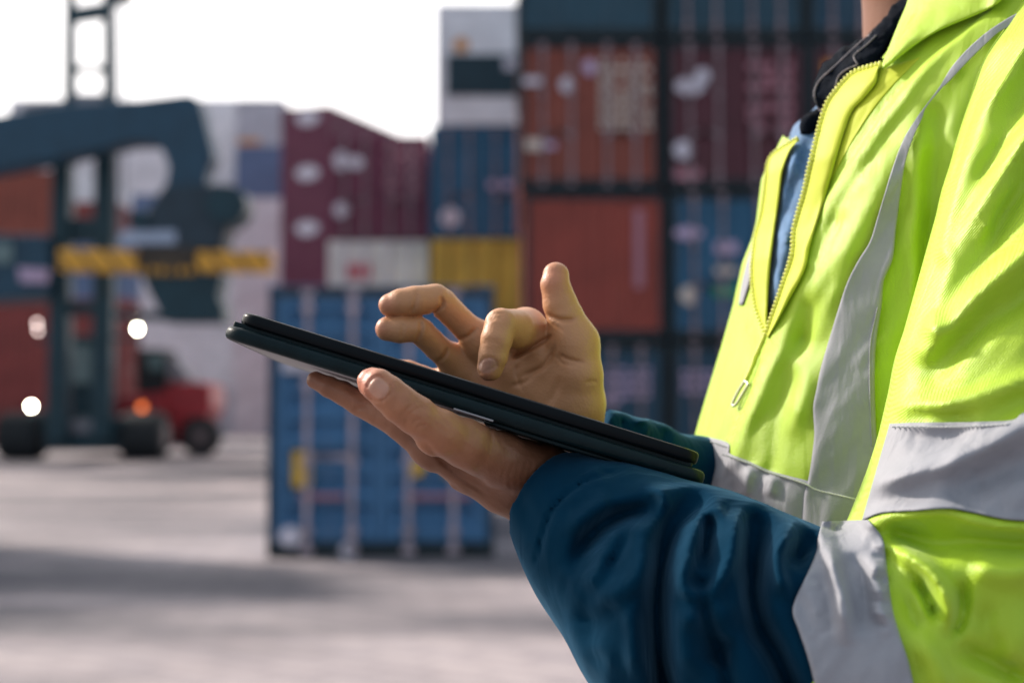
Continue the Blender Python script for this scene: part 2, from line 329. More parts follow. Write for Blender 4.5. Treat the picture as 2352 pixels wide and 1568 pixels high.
# the lone blue container in front, with its darker door frame
M_tan = mat('rusty_locking_bar', (.44, .35, .39), .6, 0, var=.3, scale=5)
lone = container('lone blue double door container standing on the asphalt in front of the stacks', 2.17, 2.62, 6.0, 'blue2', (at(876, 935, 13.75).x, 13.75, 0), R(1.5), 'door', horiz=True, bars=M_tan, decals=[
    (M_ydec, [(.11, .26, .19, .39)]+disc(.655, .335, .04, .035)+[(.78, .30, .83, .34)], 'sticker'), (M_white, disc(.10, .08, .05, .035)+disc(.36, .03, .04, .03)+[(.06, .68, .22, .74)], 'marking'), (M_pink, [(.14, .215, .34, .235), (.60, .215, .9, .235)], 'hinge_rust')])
b = MB(); b.box(-1.088, 1.088, -.012, .05, -.003, .15); b.build('door_sill', mat('dark_sill', (.012, .022, .028), .8, var=.3, scale=6), lone)  # near-black strip along the bottom front edge
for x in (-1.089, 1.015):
    b = MB(); b.box(x, x+.074, -.014, .05, .152, 2.60); b.build('corner_post', mat('shaded_blue_post', (.012, .040, .075), .7, var=.3, scale=4), lone)  # post shade is painted into this darker blue
b = MB(); b.box(-1.01, 1.01, -.013, .05, 2.52, 2.605); b.build('door_header', mat('dark_header', (.035, .040, .048), .8, var=.4, scale=5), lone)  # dark strip along the top front edge
container('unseen long blue container added to cast a shadow on the asphalt in front of the lone blue one', 12.19, 2.9, 2.44, 'blue', (-5.05-6.1*math.cos(R(17)), 12.9-6.1*math.sin(R(17)), 0), R(17), 'side')  # stands out of view, added only for its shadow on the ground

# ================================================================== LOADING MACHINES
M_mach = mat('dark_blue_machine_paint', (.012, .054, .096), .5, .1, var=.2, scale=2)
M_mast = mat('dark_green_mast_steel', (.010, .040, .056), .45, .3, var=.25, scale=3)
M_redp = mat('red_machine_paint', (.36, .022, .03), .4, 0, var=.2, scale=2)
M_glass = mat('cab_glass', (.10, .17, .18), .08, 0, spec=.9)
M_tyre = mat('tyre_rubber', (.010, .014, .017), .8, var=.2, scale=9); M_rim = mat('wheel_rim', (.14, .11, .115), .5, .3, var=.2)
M_grey = mat('grey_steel', (.24, .23, .26), .5, .3, var=.2)
M_lampon = mat('lit_work_lamp', (.9, .9, .8), .3, emit=(1, .97, .74, 60.0)); M_lampw = mat('lit_warm_lamp', (.9, .8, .75), .3, emit=(1, .78, .72, 6.0)); M_amber = mat('lit_amber_lamp', (.9, .3, .05), .3, emit=(1, .20, .05, 1.3))
def stripes():
    m = bpy.data.materials.new('yellow_black_hazard_stripes'); m.use_nodes = True
    n, l = m.node_tree.nodes, m.node_tree.links; b = n['Principled BSDF']; b.inputs['Roughness'].default_value = .5
    tc = n.new('ShaderNodeTexCoord'); mp = n.new('ShaderNodeMapping'); mp.inputs['Rotation'].default_value = (0, R(40), 0); l.new(tc.outputs['Object'], mp.inputs['Vector'])
    w = n.new('ShaderNodeTexWave'); w.bands_direction = 'X'; w.inputs['Scale'].default_value = .62; l.new(mp.outputs['Vector'], w.inputs['Vector'])
    r = n.new('ShaderNodeValToRGB'); r.color_ramp.interpolation = 'CONSTANT'; r.color_ramp.elements[0].color = (.22, .11, .02, 1); r.color_ramp.elements[1].position = .13; r.color_ramp.elements[1].color = (.70, .36, .035, 1)
    l.new(w.outputs['Color'], r.inputs['Fac']); l.new(r.outputs['Color'], b.inputs['Base Color']); return m
M_haz = stripes()
def poly_at(pts, Y, root):
    L = root.location
    return [((at(x, y, Y).x-L.x), (at(x, y, Y).z-L.z)) for x, y in pts]
def prism_part(root, name, m, pts, Y, thick, parent=None, bevel=.03):
    b = MB(); b.prism(poly_at(pts, Y, root), Y-root.location.y, Y-root.location.y+thick); return b.build(name, m, parent or root, bevel)
def wheel(root, px, py, Y, r, w, axis=(1, 0, 0), parent=None):
    c = at(px, py, Y)-root.location; c.z = r; b = MB()
    b.lathe(c, axis, [(-w/2, r*.58), (-w/2, r*.86), (-w*.42, r*.97), (-w*.2, r), (w*.2, r), (w*.42, r*.97), (w/2, r*.86), (w/2, r*.58)])
    t = b.build('wheel', M_tyre, parent or root, smooth=False)
    b = MB(); b.lathe(c, axis, [(-w/2-.02, r*.25), (-w/2-.02, r*.52), (-w/2+.06, r*.56), (w/2-.06, r*.56), (w/2+.02, r*.52), (w/2+.02, r*.25)]); b.build('rim', M_rim, t)
def lamp(root, px, py, Y, r, m, parent=None, name='work_lamp'):
    c = at(px, py, Y)-root.location; b = MB()
    b.lathe(c, (0, -1, 0), [(-.12, r*.6), (-.10, r*1.1), (0, r*1.15), (.0, r)]); h = b.build(name, M_mast, parent or root)
    b = MB(); b.lathe(c, (0, -1, 0), [(.001, r*.98), (.03, r*.8), (.045, r*.3)], 20); b.build('lamp_lens', m, h)
# --- mast lift truck
YM = 38.0
ml = empty('mast_lift_truck', at(190, 935, YM).xy.to_3d()); tag(ml, 'tall dark mast lift truck facing the camera with lit work lamps', 'lift truck')
for pts in ([(118, 378), (160, 378), (152, 1012), (104, 1012)], [(216, 345), (262, 345), (252, 1012), (208, 1012)]): prism_part(ml, 'outer_mast_post', M_mast, pts, YM, .5)
for pts in ([(148, -30), (169, -30), (171, 378), (143, 378)], [(235, -30), (256, -30), (262, 378), (236, 378)]): prism_part(ml, 'inner_mast_post', M_mast, pts, YM+.1, .3)
prism_part(ml, 'mast_head_beam', M_mast, [(166, 16), (238, 4), (238, 40), (166, 50)], YM+.12, .3)
prism_part(ml, 'mast_head_arm', M_mast, [(250, -20), (300, -26), (302, 2), (250, 12)], YM+.12, .3)
prism_part(ml, 'mast_cross_bar', M_mast, [(166, 150), (239, 150), (239, 166), (166, 166)], YM+.15, .15)
prism_part(ml, 'mast_cross_bar', M_grey, [(163, 214), (240, 214), (240, 240), (163, 240)], YM+.15, .2)
for x in (268, 284):
    b = MB(); a, c = at(x, -10, YM+.3)-ml.location, at(x+2, 560, YM+.3)-ml.location; b.tube(a, c, .03); b.build('hose', mat('grey_hose', (.3, .29, .34), .6), ml)
prism_part(ml, 'lift_carriage', M_mast, [(150, 500), (218, 500), (214, 556), (148, 556)], YM+.2, .4)
prism_part(ml, 'cross_member', M_mast, [(146, 690), (214, 690), (213, 722), (144, 722)], YM+.2, .3)
prism_part(ml, 'chassis', M_mast, [(98, 958), (290, 958), (284, 1036), (104, 1036)], YM+.4, 4.2)
prism_part(ml, 'front_plate', M_grey, [(150, 966), (212, 966), (210, 992), (152, 992)], YM+.34, .05)
cab = prism_part(ml, 'cab', M_mast, [(150, 770), (216, 770), (214, 956), (142, 956)], YM+2.2, 1.8)
prism_part(ml, 'windscreen', M_glass, [(156, 790), (210, 790), (209, 880), (153, 880)], YM+2.14, .05, cab)
for px in (52, 332): wheel(ml, px, 1006, YM+.9, .66, 1.15)
arm = prism_part(ml, 'lamp_bracket', M_mast, [(80, 775), (118, 775), (118, 783), (80, 783)], YM, .1)
arm2 = prism_part(ml, 'lamp_bracket', M_mast, [(256, 772), (324, 772), (324, 780), (256, 780)], YM, .1)
arm3 = prism_part(ml, 'lamp_bracket', M_mast, [(60, 945), (108, 945), (108, 953), (60, 953)], YM, .1)
lamp(ml, 85, 742, YM-.02, .045, M_lampw, arm); lamp(ml, 87, 759, YM-.02, .045, M_lampw, arm); lamp(ml, 316, 755, YM-.02, .05, M_lampon, arm2); lamp(ml, 72, 933, YM-.02, .05, M_lampon, arm3)
# --- reach stacker: its body stands left of the picture, the boom crosses it
YR = 36.4
rs = empty('reach_stacker', at(-420, 935, YR).xy.to_3d()); tag(rs, 'dark blue reach stacker whose long boom carries a yellow striped spreader beam', 'reach stacker')
boom = prism_part(rs, 'boom', M_mach, [(-700, 470), (-300, 318), (0, 263), (140, 238), (315, 228), (435, 214), (456, 226), (471, 280), (490, 357), (474, 396), (474, 436), (376, 436), (386, 384), (373, 345), (352, 327), (300, 327), (245, 340), (140, 364), (0, 389), (-300, 460), (-640, 620)], YR, 1.0, bevel=.08)
prism_part(rs, 'boom_cable_tray', M_grey, [(46, 240), (140, 230), (140, 237), (46, 252)], YR+.3, .3, boom)
head = prism_part(rs, 'rotator_head', mat('faded_machine_paint', (.016, .036, .055), .55, .1, var=.2), [(376, 425), (478, 425), (505, 420), (522, 519), (508, 574), (318, 574), (300, 552), (308, 519), (330, 490), (350, 466)], YR-.1, 1.2, bevel=.06)
b = MB(); b.lathe(at(521, 472, YR-.15)-rs.location, (0, -1, 0), [(-1.0, .22), (-1.0, .52), (.1, .52), (.12, .3)]); b.build('slew_motor', M_mast, head)
b = MB(); b.lathe(at(318, 505, YR-.15)-rs.location, (0, -1, 0), [(-1.0, .1), (-1.0, .24), (.05, .24), (.06, .1)]); b.build('slew_pin', M_mast, head)
prism_part(rs, 'name_plate', M_sky, [(276, 530), (404, 530), (404, 560), (276, 560)], YR-.18, .06, head)
for pts in ([(133, 572), (314, 574), (314, 625), (133, 621)], [(453, 576), (622, 577), (622, 623), (453, 623)]): prism_part(rs, 'spreader_end_beam', M_haz, pts, YR-.2, .6)
mid = prism_part(rs, 'spreader_centre', mat('brown_spreader_steel', (.055, .042, .03), .6, .2, var=.3), [(315, 566), (452, 566), (452, 632), (315, 632)], YR-.1, 1.0)
b = MB()
for k in range(6):
    p0 = at(328+k*22, 622, YR-.12)-rs.location; b.box(p0.x-.06, p0.x+.06, p0.y-.02, p0.y+.03, p0.z-.09, p0.z+.09)
b.build('warning_block', M_haz, mid)
prism_part(rs, 'spreader_frame', M_mast, [(322, 628), (512, 628), (500, 682), (514, 706), (514, 740), (380, 740), (352, 690)], YR, 1.0)
prism_part(rs, 'spreader_rail', M_mast, [(262, 712), (391, 716), (391, 736), (262, 730)], YR+.2, .5)
cb = prism_part(rs, 'cab', M_mach, [(-80, 535), (112, 540), (112, 682), (-80, 690)], YR+1.2, 2.0, bevel=.05)
prism_part(rs, 'cab_sign', M_blob, [(40, 614), (112, 618), (110, 650), (46, 648)], YR+1.12, .06, cb)
prism_part(rs, 'cab_window', M_glass, [(-60, 555), (28, 557), (28, 605), (-60, 605)], YR+1.13, .05, cb)
prism_part(rs, 'chassis', M_mach, [(-1000, 690), (-190, 690), (-180, 960), (-1000, 960)], YR+1.0, 3.0, bevel=.08)
prism_part(rs, 'boom_ram', M_grey, [(-300, 690), (-270, 690), (-150, 425), (-180, 425)], YR+.3, .35)
for px in (-900, -330): wheel(rs, px, 975, YR+1.6, .82, .8, (0, 1, 0))
# --- red terminal tractor
YT = 41.5
tt = empty('terminal_tractor', at(380, 935, YT).xy.to_3d()); tag(tt, 'red terminal tractor with a dark cab parked beside the lift truck', 'tractor')
prism_part(tt, 'chassis', M_redp, [(254, 908), (381, 900), (381, 960), (470, 968), (462, 1028), (372, 1022), (368, 975), (254, 962)], YT, 2.2, bevel=.05)
prism_part(tt, 'engine_hood', M_redp, [(381, 880), (450, 876), (484, 884), (486, 938), (470, 966), (383, 956)], YT+.1, 2.0, bevel=.06)
cb = prism_part(tt, 'cab', M_dark, [(312, 800), (372, 800), (383, 860), (380, 924), (312, 924)], YT+.2, 1.9, bevel=.05)
prism_part(tt, 'cab_window', M_glass, [(340, 812), (370, 812), (379, 850), (342, 850)], YT+.13, .05, cb)
prism_part(tt, 'side_panel', M_grey, [(384, 820), (402, 822), (440, 874), (384, 874)], YT+.3, 1.0, bevel=.03)
wheel(tt, 350, 1005, YT-.3, .62, .45, (0, 1, 0)); wheel(tt, 462, 1004, YT+.1, .60, .45, (0, 1, 0))
wheel(tt, 350, 1005, YT+2.2, .62, .45, (0, 1, 0)); wheel(tt, 462, 1004, YT+2.2, .60, .45, (0, 1, 0))
lamp(tt, 326, 935, YT-.02, .11, M_amber, name='turn_lamp')

# ================================================================== CLOTH AND SKIN: signed distance fields meshed with surface nets (camera frame, metres)
def C1(x, y): return 476.3+.4438*x, 549.5+.4438*y
def C6(x, y): return 1575.3+.5*x, .5*y
def C7(x, y): return 1575.3+.5*x, 784+.5*y
def C8(x, y): return 1172.3+.3925*x, 952.5+.3925*y
def rc(p, a, b, ra, rb):
    ba = b-a; pa = p-a; t = np.clip(pa@ba/max(1e-12, ba@ba), 0, 1)
    q = pa-t[:, None]*ba
    return np.sqrt((q*q).sum(1))-(ra+(rb-ra)*t)
def smin(a, b, k):
    h = np.clip(.5+.5*(b-a)/k, 0, 1); return b+(a-b)*h-k*h*(1-h)
def chain(pts, conv=None, k=.004):
    """pts: (px, py, depth, radius_px)"""
    q = []
    for x, y, d, r in pts:
        if conv: x, y = conv(x, y)
        q.append((P(x, y, d), r*(conv_scale[conv] if conv else 1)*d/F))
    def f(p):
        v = None
        for (a, ra), (b, rb) in zip(q, q[1:]):
            e = rc(p, a, b, ra, rb); v = e if v is None else smin(v, e, k)
        return v
    return f
conv_scale = {C1: .4438, C6: .5, C7: .5, C8: .3925}
class Relief:
    """height field over photo pixels (metres of relief along the view), sampled by the distance fields: cloth folds, seams, skin creases"""
    def __init__(s, x0, x1, y0, y1, step=3.0):
        s.x0, s.y0, s.st = x0, y0, step
        s.gx, s.gy = np.meshgrid(np.arange(x0, x1, step), np.arange(y0, y1, step)); s.h = np.zeros_like(s.gx)
    def dist(s, pts):
        pts = np.asarray(spline(pts, 10)); best = np.full(s.h.shape, 1e9); tt = np.zeros(s.h.shape)
        n = len(pts)-1
        for i in range(n):
            a, b = pts[i], pts[i+1]; ba = b-a; L = max(1e-9, ba@ba)
            t = np.clip(((s.gx-a[0])*ba[0]+(s.gy-a[1])*ba[1])/L, 0, 1)
            d = np.hypot(s.gx-a[0]-t*ba[0], s.gy-a[1]-t*ba[1]); m = d < best; best[m] = d[m]; tt[m] = ((i+t)/n)[m]
        return best, tt
    def line(s, pts, w, amp, taper=True, conv=None):
        if conv: pts = [conv(*p) for p in pts]
        d, t = s.dist(pts); a = amp*np.exp(-(d/w)**2)
        if taper: a = a*np.clip(np.minimum(t, 1-t)*4, 0, 1)
        s.h += a
    def step(s, poly, amp, soft=8.0, conv=None):
        if conv: poly = [conv(*p) for p in poly]
        ins = inside(poly, s.gx, s.gy); d, _ = s.dist_raw(poly)
        s.h += amp*np.clip(.5+np.where(ins, d, -d)/(2*soft), 0, 1)
    def dist_raw(s, poly):
        best = np.full(s.h.shape, 1e9); pts = np.asarray(poly, float); k = len(pts)
        for i in range(k):
            a, b = pts[i], pts[(i+1) % k]; ba = b-a; t = np.clip(((s.gx-a[0])*ba[0]+(s.gy-a[1])*ba[1])/max(1e-9, ba@ba), 0, 1)
            best = np.minimum(best, np.hypot(s.gx-a[0]-t*ba[0], s.gy-a[1]-t*ba[1]))
        return best, None
    def noise(s, amp, cells, stretch=(1, 1), ang=0.0):
        c, n = math.cos(ang), math.sin(ang); u = (s.gx*c+s.gy*n)/cells/stretch[0]; v = (-s.gx*n+s.gy*c)/cells/stretch[1]
        G = rng.standard_normal((64, 64)); i, j = np.floor(u).astype(int), np.floor(v).astype(int); fu, fv = u-i, v-j
        fu, fv = fu*fu*(3-2*fu), fv*fv*(3-2*fv); g = lambda a, b: G[a % 64, b % 64]
        s.h += amp*((g(i, j)*(1-fu)+g(i+1, j)*fu)*(1-fv)+(g(i, j+1)*(1-fu)+g(i+1, j+1)*fu)*fv)
    def __call__(s, p):
        x = p[:, 0]/p[:, 1]*F+CX; y = CY-p[:, 2]/p[:, 1]*F
        u = np.clip((x-s.x0)/s.st, 0, s.h.shape[1]-1.001); v = np.clip((y-s.y0)/s.st, 0, s.h.shape[0]-1.001)
        i, j = u.astype(int), v.astype(int); fu, fv = u-i, v-j; h = s.h
        return (h[j, i]*(1-fu)+h[j, i+1]*fu)*(1-fv)+(h[j+1, i]*(1-fu)+h[j+1, i+1]*fu)*fv
def relieved(base, *rel):
    """base field with relief pressed into the faces turned to the viewer; it fades out towards the outline"""
    def f(p):
        v = base(p); n = np.abs(v) < .035
        if n.any():
            q = p[n]; e = q.copy(); e[:, 1] -= .004; w = np.clip((base(e)-v[n])/.004*1.7-.12, 0, 1); w = w*w*(3-2*w)
            v = v.copy(); v[n] -= sum(r(q) for r in rel)*w
        return v
    return f
def spline(pts, n=12):
    p = [np.asarray(q, float) for q in pts]
    if len(p) < 3: return [p[0]+(p[-1]-p[0])*t for t in np.linspace(0, 1, n+1)]
    e = [2*p[0]-p[1]]+p+[2*p[-1]-p[-2]]; out = []
    for i in range(1, len(e)-2):
        a, b, c, d = e[i-1:i+3]
        for t in np.linspace(0, 1, n, endpoint=False):
            out.append(.5*((2*b)+(c-a)*t+(2*a-5*b+4*c-d)*t*t+(3*b-a-3*c+d)*t**3))
    out.append(p[-1]); return out
def resample(pts, n):
    q = np.asarray(spline(pts, 16)); s = np.r_[0, np.cumsum(np.hypot(*np.diff(q, axis=0).T))]
    return np.stack([np.interp(np.linspace(0, s[-1], n), s, q[:, k]) for k in (0, 1)], 1)
def inside(poly, x, y):
    r = np.zeros(np.shape(x), bool); k = len(poly)
    for i in range(k):
        (x0, y0), (x1, y1) = poly[i], poly[(i+1) % k]
        if y0 == y1: continue
        r ^= ((y0 > y) != (y1 > y)) & (x < (x1-x0)*(y-y0)/(y1-y0)+x0)
    return r
def surfnet(f, lo, hi, h):
    lo, hi = np.asarray(lo, float), np.asarray(hi, float); st = 4
    n = (np.ceil((hi-lo)/(h*st)).astype(int)+1)*st+1
    ax = [lo[k]+h*np.arange(n[k]) for k in range(3)]
    def ev(a, b, c):
        out = np.empty(len(a))
        for i in range(0, len(a), 400000): out[i:i+400000] = f(np.stack([a[i:i+400000], b[i:i+400000], c[i:i+400000]], 1))
        return out
    cx = [a[::st] for a in ax]; g = np.meshgrid(*cx, indexing='ij'); cv = ev(*[t.ravel() for t in g]).reshape(g[0].shape)
    near = np.abs(cv) < h*st*2.4
    m = near.copy()
    for k in range(3): m = m | np.roll(m, 1, k) | np.roll(m, -1, k)
    up = lambda a: a.repeat(st, 0).repeat(st, 1).repeat(st, 2)[st//2:, st//2:, st//2:][:n[0], :n[1], :n[2]]
    V = up(np.pad(cv, ((0, 1),)*3, mode='edge')).astype(np.float32); M = up(np.pad(m, ((0, 1),)*3, mode='edge'))
    V, M = V.copy(), M.copy(); ii = np.nonzero(M)
    V[ii] = ev(ax[0][ii[0]], ax[1][ii[1]], ax[2][ii[2]])
    s = V < 0; N = tuple(k-1 for k in V.shape)
    acc = np.zeros(N+(3,), np.float32); cnt = np.zeros(N, np.float32)
    for k in range(3):
        o1, o2 = [t for t in range(3) if t != k]
        for a in (0, 1):
            for b in (0, 1):
                sl0 = [None]*3; sl1 = [None]*3
                sl0[k] = slice(0, N[k]); sl1[k] = slice(1, N[k]+1)
                for o, q in ((o1, a), (o2, b)): sl0[o] = sl1[o] = slice(q, q+N[o])
                v0, v1 = V[tuple(sl0)], V[tuple(sl1)]; x = (v0 < 0) != (v1 < 0)
                t = np.where(x, v0/np.where(v0 == v1, 1, v0-v1), 0); w = x.astype(np.float32)
                acc[..., k] += t*w; acc[..., o1] += a*w; acc[..., o2] += b*w; cnt += w
    act = cnt > 0; idx = np.full(N, -1, np.int64); idx[act] = np.arange(act.sum())
    ijk = np.argwhere(act); vv = lo+h*(ijk+acc[act]/cnt[act][:, None])
    faces = []
    for k in range(3):
        o1, o2 = [(1, 2), (2, 0), (0, 1)][k]
        sl0 = [slice(1, N[t]) for t in range(3)]; sl0[k] = slice(0, N[k]); sl1 = list(sl0); sl1[k] = slice(1, N[k]+1)
        a = s[tuple(sl0)]; b = s[tuple(sl1)]; e = np.argwhere(a != b)
        if not len(e): continue
        fl = a[tuple(e.T)]; base = e.copy()
        for t in range(3):
            if t != k: base[:, t] += 1
        def at_(d1, d2):
            q = base.copy(); q[:, o1] -= d1; q[:, o2] -= d2; return idx[tuple(q.T)]
        qd = np.stack([at_(1, 1), at_(0, 1), at_(0, 0), at_(1, 0)], 1); qd[~fl] = qd[~fl][:, ::-1]; faces.append(qd)
    fc = np.concatenate(faces); return vv, fc[(fc >= 0).all(1)]
def cast(f, px, py, t0=.6, t1=1.5):
    """first hit of the camera rays through photo pixels with the field f; a ray that misses keeps its nearest pass"""
    px, py = np.asarray(px, float).ravel(), np.asarray(py, float).ravel()
    d = np.full(px.shape, t0); best = np.full(px.shape, 1e9); bd = d.copy(); done = np.zeros(px.shape, bool)
    for _ in range(110):
        p = np.stack([(px-CX)/F*d, d, (CY-py)/F*d], 1); v = f(p)
        m = (v < best) & ~done; best[m] = v[m]; bd[m] = d[m]; done |= v < 4e-4
        d = np.where(done, d, np.minimum(d+np.clip(v, .0008, .05)*.7, t1))
    return bd
def ribbon(left, right, f, nt, ns, off=.002, th=.0025, t0=.6, bulge=0.0, wave=None):
    """a strip of cloth laid on the field f between two pixel curves, with real thickness"""
    A, B = resample(left, nt), resample(right, nt); s = np.linspace(0, 1, ns)
    G = A[:, None, :]*(1-s)[None, :, None]+B[:, None, :]*s[None, :, None]
    d = cast(f, G[..., 0], G[..., 1], t0).reshape(nt, ns)
    for _ in range(1):
        e = np.pad(d, 1, mode='edge'); d = .5*d+.125*(e[:-2, 1:-1]+e[2:, 1:-1]+e[1:-1, :-2]+e[1:-1, 2:])
    o = off+bulge*np.sin(np.pi*s)[None, :]
    edge = np.clip(np.minimum(s, 1-s)*ns/1.2, 0, 1)[None, :]*np.ones((nt, 1))
    fr = d-o-th*.5*edge; bk = d-o+th
    pt = lambda D: np.stack([(G[..., 0]-CX)/F*D, D, (CY-G[..., 1])/F*D], -1).reshape(-1, 3)
    v = np.concatenate([pt(fr), pt(bk)]); n = nt*ns; fc = []
    for i in range(nt-1):
        for j in range(ns-1):
            a = i*ns+j; fc += [[a, a+ns, a+ns+1, a+1], [n+a, n+a+1, n+a+ns+1, n+a+ns]]
        a = i*ns; fc.append([a, n+a, n+a+ns, a+ns]); a = i*ns+ns-1; fc.append([a, a+ns, n+a+ns, n+a])
    for j in range(ns-1): fc.append([j, j+1, n+j+1, n+j]); a = (nt-1)*ns+j; fc.append([a, n+a, n+a+1, a+1])
    if np.cross(v[ns]-v[0], v[1]-v[0]) @ np.array([0, -1, 0]) < 0: fc = [q[::-1] for q in fc]
    return v, fc
def pix(v): return v[:, 0]/v[:, 1]*F+CX, CY-v[:, 2]/v[:, 1]*F
def box_of(px0, px1, py0, py1, d0, d1):
    c = np.array([P(x, y, d) for x in (px0, px1) for y in (py0, py1) for d in (d0, d1)]); return c.min(0), c.max(0)

# ------------------------------------------------------------------ hands
def hand(palm, fingers, k_root, relief, kp=.010):
    relief.h *= 1.35
    pf = [chain(c, C1, .004) for c in palm]; ff = [chain(c, C1, .0010) for c in fingers]
    def f(p):
        v = None
        for g in pf: e = g(p); v = e if v is None else smin(v, e, kp)
        r = v
        for g in ff: r = np.minimum(r, smin(g(p), v, k_root))
        return r-relief(p)
    return f
RR = Relief(820, 1460, 570, 1060, 1.5)                     # creases of the right hand
cr = lambda pts, w, a, t=True: RR.line(pts, w, a, t, C1)
cr([(1800, 492), (1700, 548), (1610, 600), (1570, 612)], 5, -.0030)
cr([(1805, 540), (1775, 610), (1720, 670), (1600, 720)], 6, -.0016)
cr([(1812, 590), (1870, 622), (1960, 640)], 5, -.0012); cr([(1812, 600), (1840, 640), (1930, 655)], 4, -.0008)
cr([(1752, 385), (1830, 415), (1915, 412)], 4.5, -.0016); cr([(1768, 400), (1840, 430), (1900, 424)], 3.5, -.0007)
cr([(1082, 262), (1080, 320), (1050, 392)], 4, -.0011); cr([(1205, 290), (1215, 340), (1150, 395)], 4.5, -.0018)
cr([(1100, 410), (1105, 470), (1080, 535)], 4.5, -.0016); cr([(1010, 420), (1012, 465), (1000, 520)], 3.5, -.0008)
cr([(1245, 555), (1230, 600), (1185, 640)], 4.5, -.0014); cr([(1400, 455), (1350, 500), (1290, 520)], 4.5, -.0014)
cr([(1610, 640), (1600, 700), (1640, 800)], 5, -.0010); cr([(1700, 690), (1640, 740), (1560, 760)], 5, -.0009)
cr([(2030, 740), (1990, 735), (1950, 745)], 4, -.0006); cr([(1830, 700), (1800, 790), (1760, 860)], 9, -.0008)
for q in ([(1450, 392), (1500, 384), (1545, 392)], [(1445, 404), (1495, 398), (1550, 405)], [(1452, 416), (1500, 412), (1540, 418)]): cr(q, 3.0, -.0007)
for q in ([(1420, 525), (1470, 518), (1530, 530)], [(1425, 540), (1475, 534), (1525, 545)]): cr(q, 3.0, -.0004)
cr([(1412, 690), (1408, 660), (1425, 625), (1460, 612), (1490, 625), (1497, 650)], 2.6, -.0007, False)
cr([(1415, 694), (1440, 684), (1497, 655)], 2.6, -.0004, False)
RR.noise(.00003, 9); RR.noise(.00007, 26)
FR = hand(
    palm=[[(1640, 480, 1.000, 96), (1770, 620, .998, 120), (1890, 840, .995, 150)], [(1440, 540, 1.010, 96), (1620, 690, 1.008, 115), (1830, 900, 1.0, 160)],
          [(1300, 640, 1.020, 84), (1500, 780, 1.018, 105), (1780, 980, 1.008, 150)], [(1245, 730, 1.030, 66), (1450, 870, 1.030, 100), (1740, 1050, 1.015, 140)],
          [(1908, 545, .985, 112), (1926, 700, .983, 118), (1925, 850, .988, 122), (1912, 960, .998, 128), (1900, 1120, 1.015, 132), (1960, 1240, 1.03, 125)]],
    fingers=[[(1804, 186, .985, 68), (1800, 235, .983, 76), (1826, 335, .984, 90), (1850, 400, .984, 96), (1905, 530, .985, 112)],
             [(1650, 462, .998, 108), (1590, 462, .975, 102), (1520, 440, .955, 84), (1496, 520, .951, 82), (1480, 600, .951, 77), (1462, 665, .953, 68)],
             [(946, 340, .985, 61), (1000, 328, .984, 72), (1080, 318, .986, 77), (1180, 308, .992, 76), (1215, 330, .996, 76), (1310, 425, 1.004, 72), (1410, 520, 1.010, 84)],
             [(930, 464, .985, 62), (995, 466, .985, 70), (1080, 462, .990, 70), (1110, 480, .994, 70), (1190, 560, 1.004, 68), (1290, 640, 1.018, 78)],
             [(935, 668, 1.030, 50), (1040, 684, 1.030, 58), (1110, 712, 1.032, 60), (1240, 780, 1.032, 66)]], k_root=.009, relief=RR)
RL = Relief(660, 1340, 800, 1260, 1.5)
cl = lambda pts, w, a, t=True: RL.line(pts, w, a, t, C1)
for q in ([(1015, 935), (1060, 890), (1105, 870), (1120, 905)], [(1000, 930), (1030, 880), (1080, 850)], [(1050, 965), (1085, 935), (1120, 935)], [(1020, 950), (1045, 925)], [(1075, 985), (1110, 960), (1140, 965)]): cl(q, 3.4, -.0007)
cl([(1010, 1000), (1060, 1030), (1130, 1060), (1180, 1110), (1230, 1160), (1310, 1205), (1420, 1250)], 9, -.0011); cl([(1240, 1185), (1350, 1260), (1460, 1330)], 5, -.0008)
cl([(1470, 960), (1465, 1000), (1480, 1060)], 4, -.0005); cl([(1500, 965), (1505, 1010), (1530, 1060)], 4, -.0004); cl([(1150, 1190), (1240, 1255), (1330, 1310)], 5, -.0006)
for i in range(5): cl([(745+i*14, 900-i*6), (765+i*14, 878-i*4), (770+i*16, 855)], 2.6, -.0005)
for i in range(9): x = 1560+i*34; cl([(x, 1130-i*2), (x-30, 1230), (x-20, 1330)], 5, -.00025)
cl([(826, 762), (850, 726), (882, 708), (915, 722), (948, 752), (956, 778), (938, 806), (905, 832)], 2.8, -.0011, False); cl([(905, 834), (876, 838), (846, 816), (822, 786)], 2.6, -.0006, False)
RL.noise(.00010, 8, (3, 1), R(35)); RL.noise(.00015, 24)
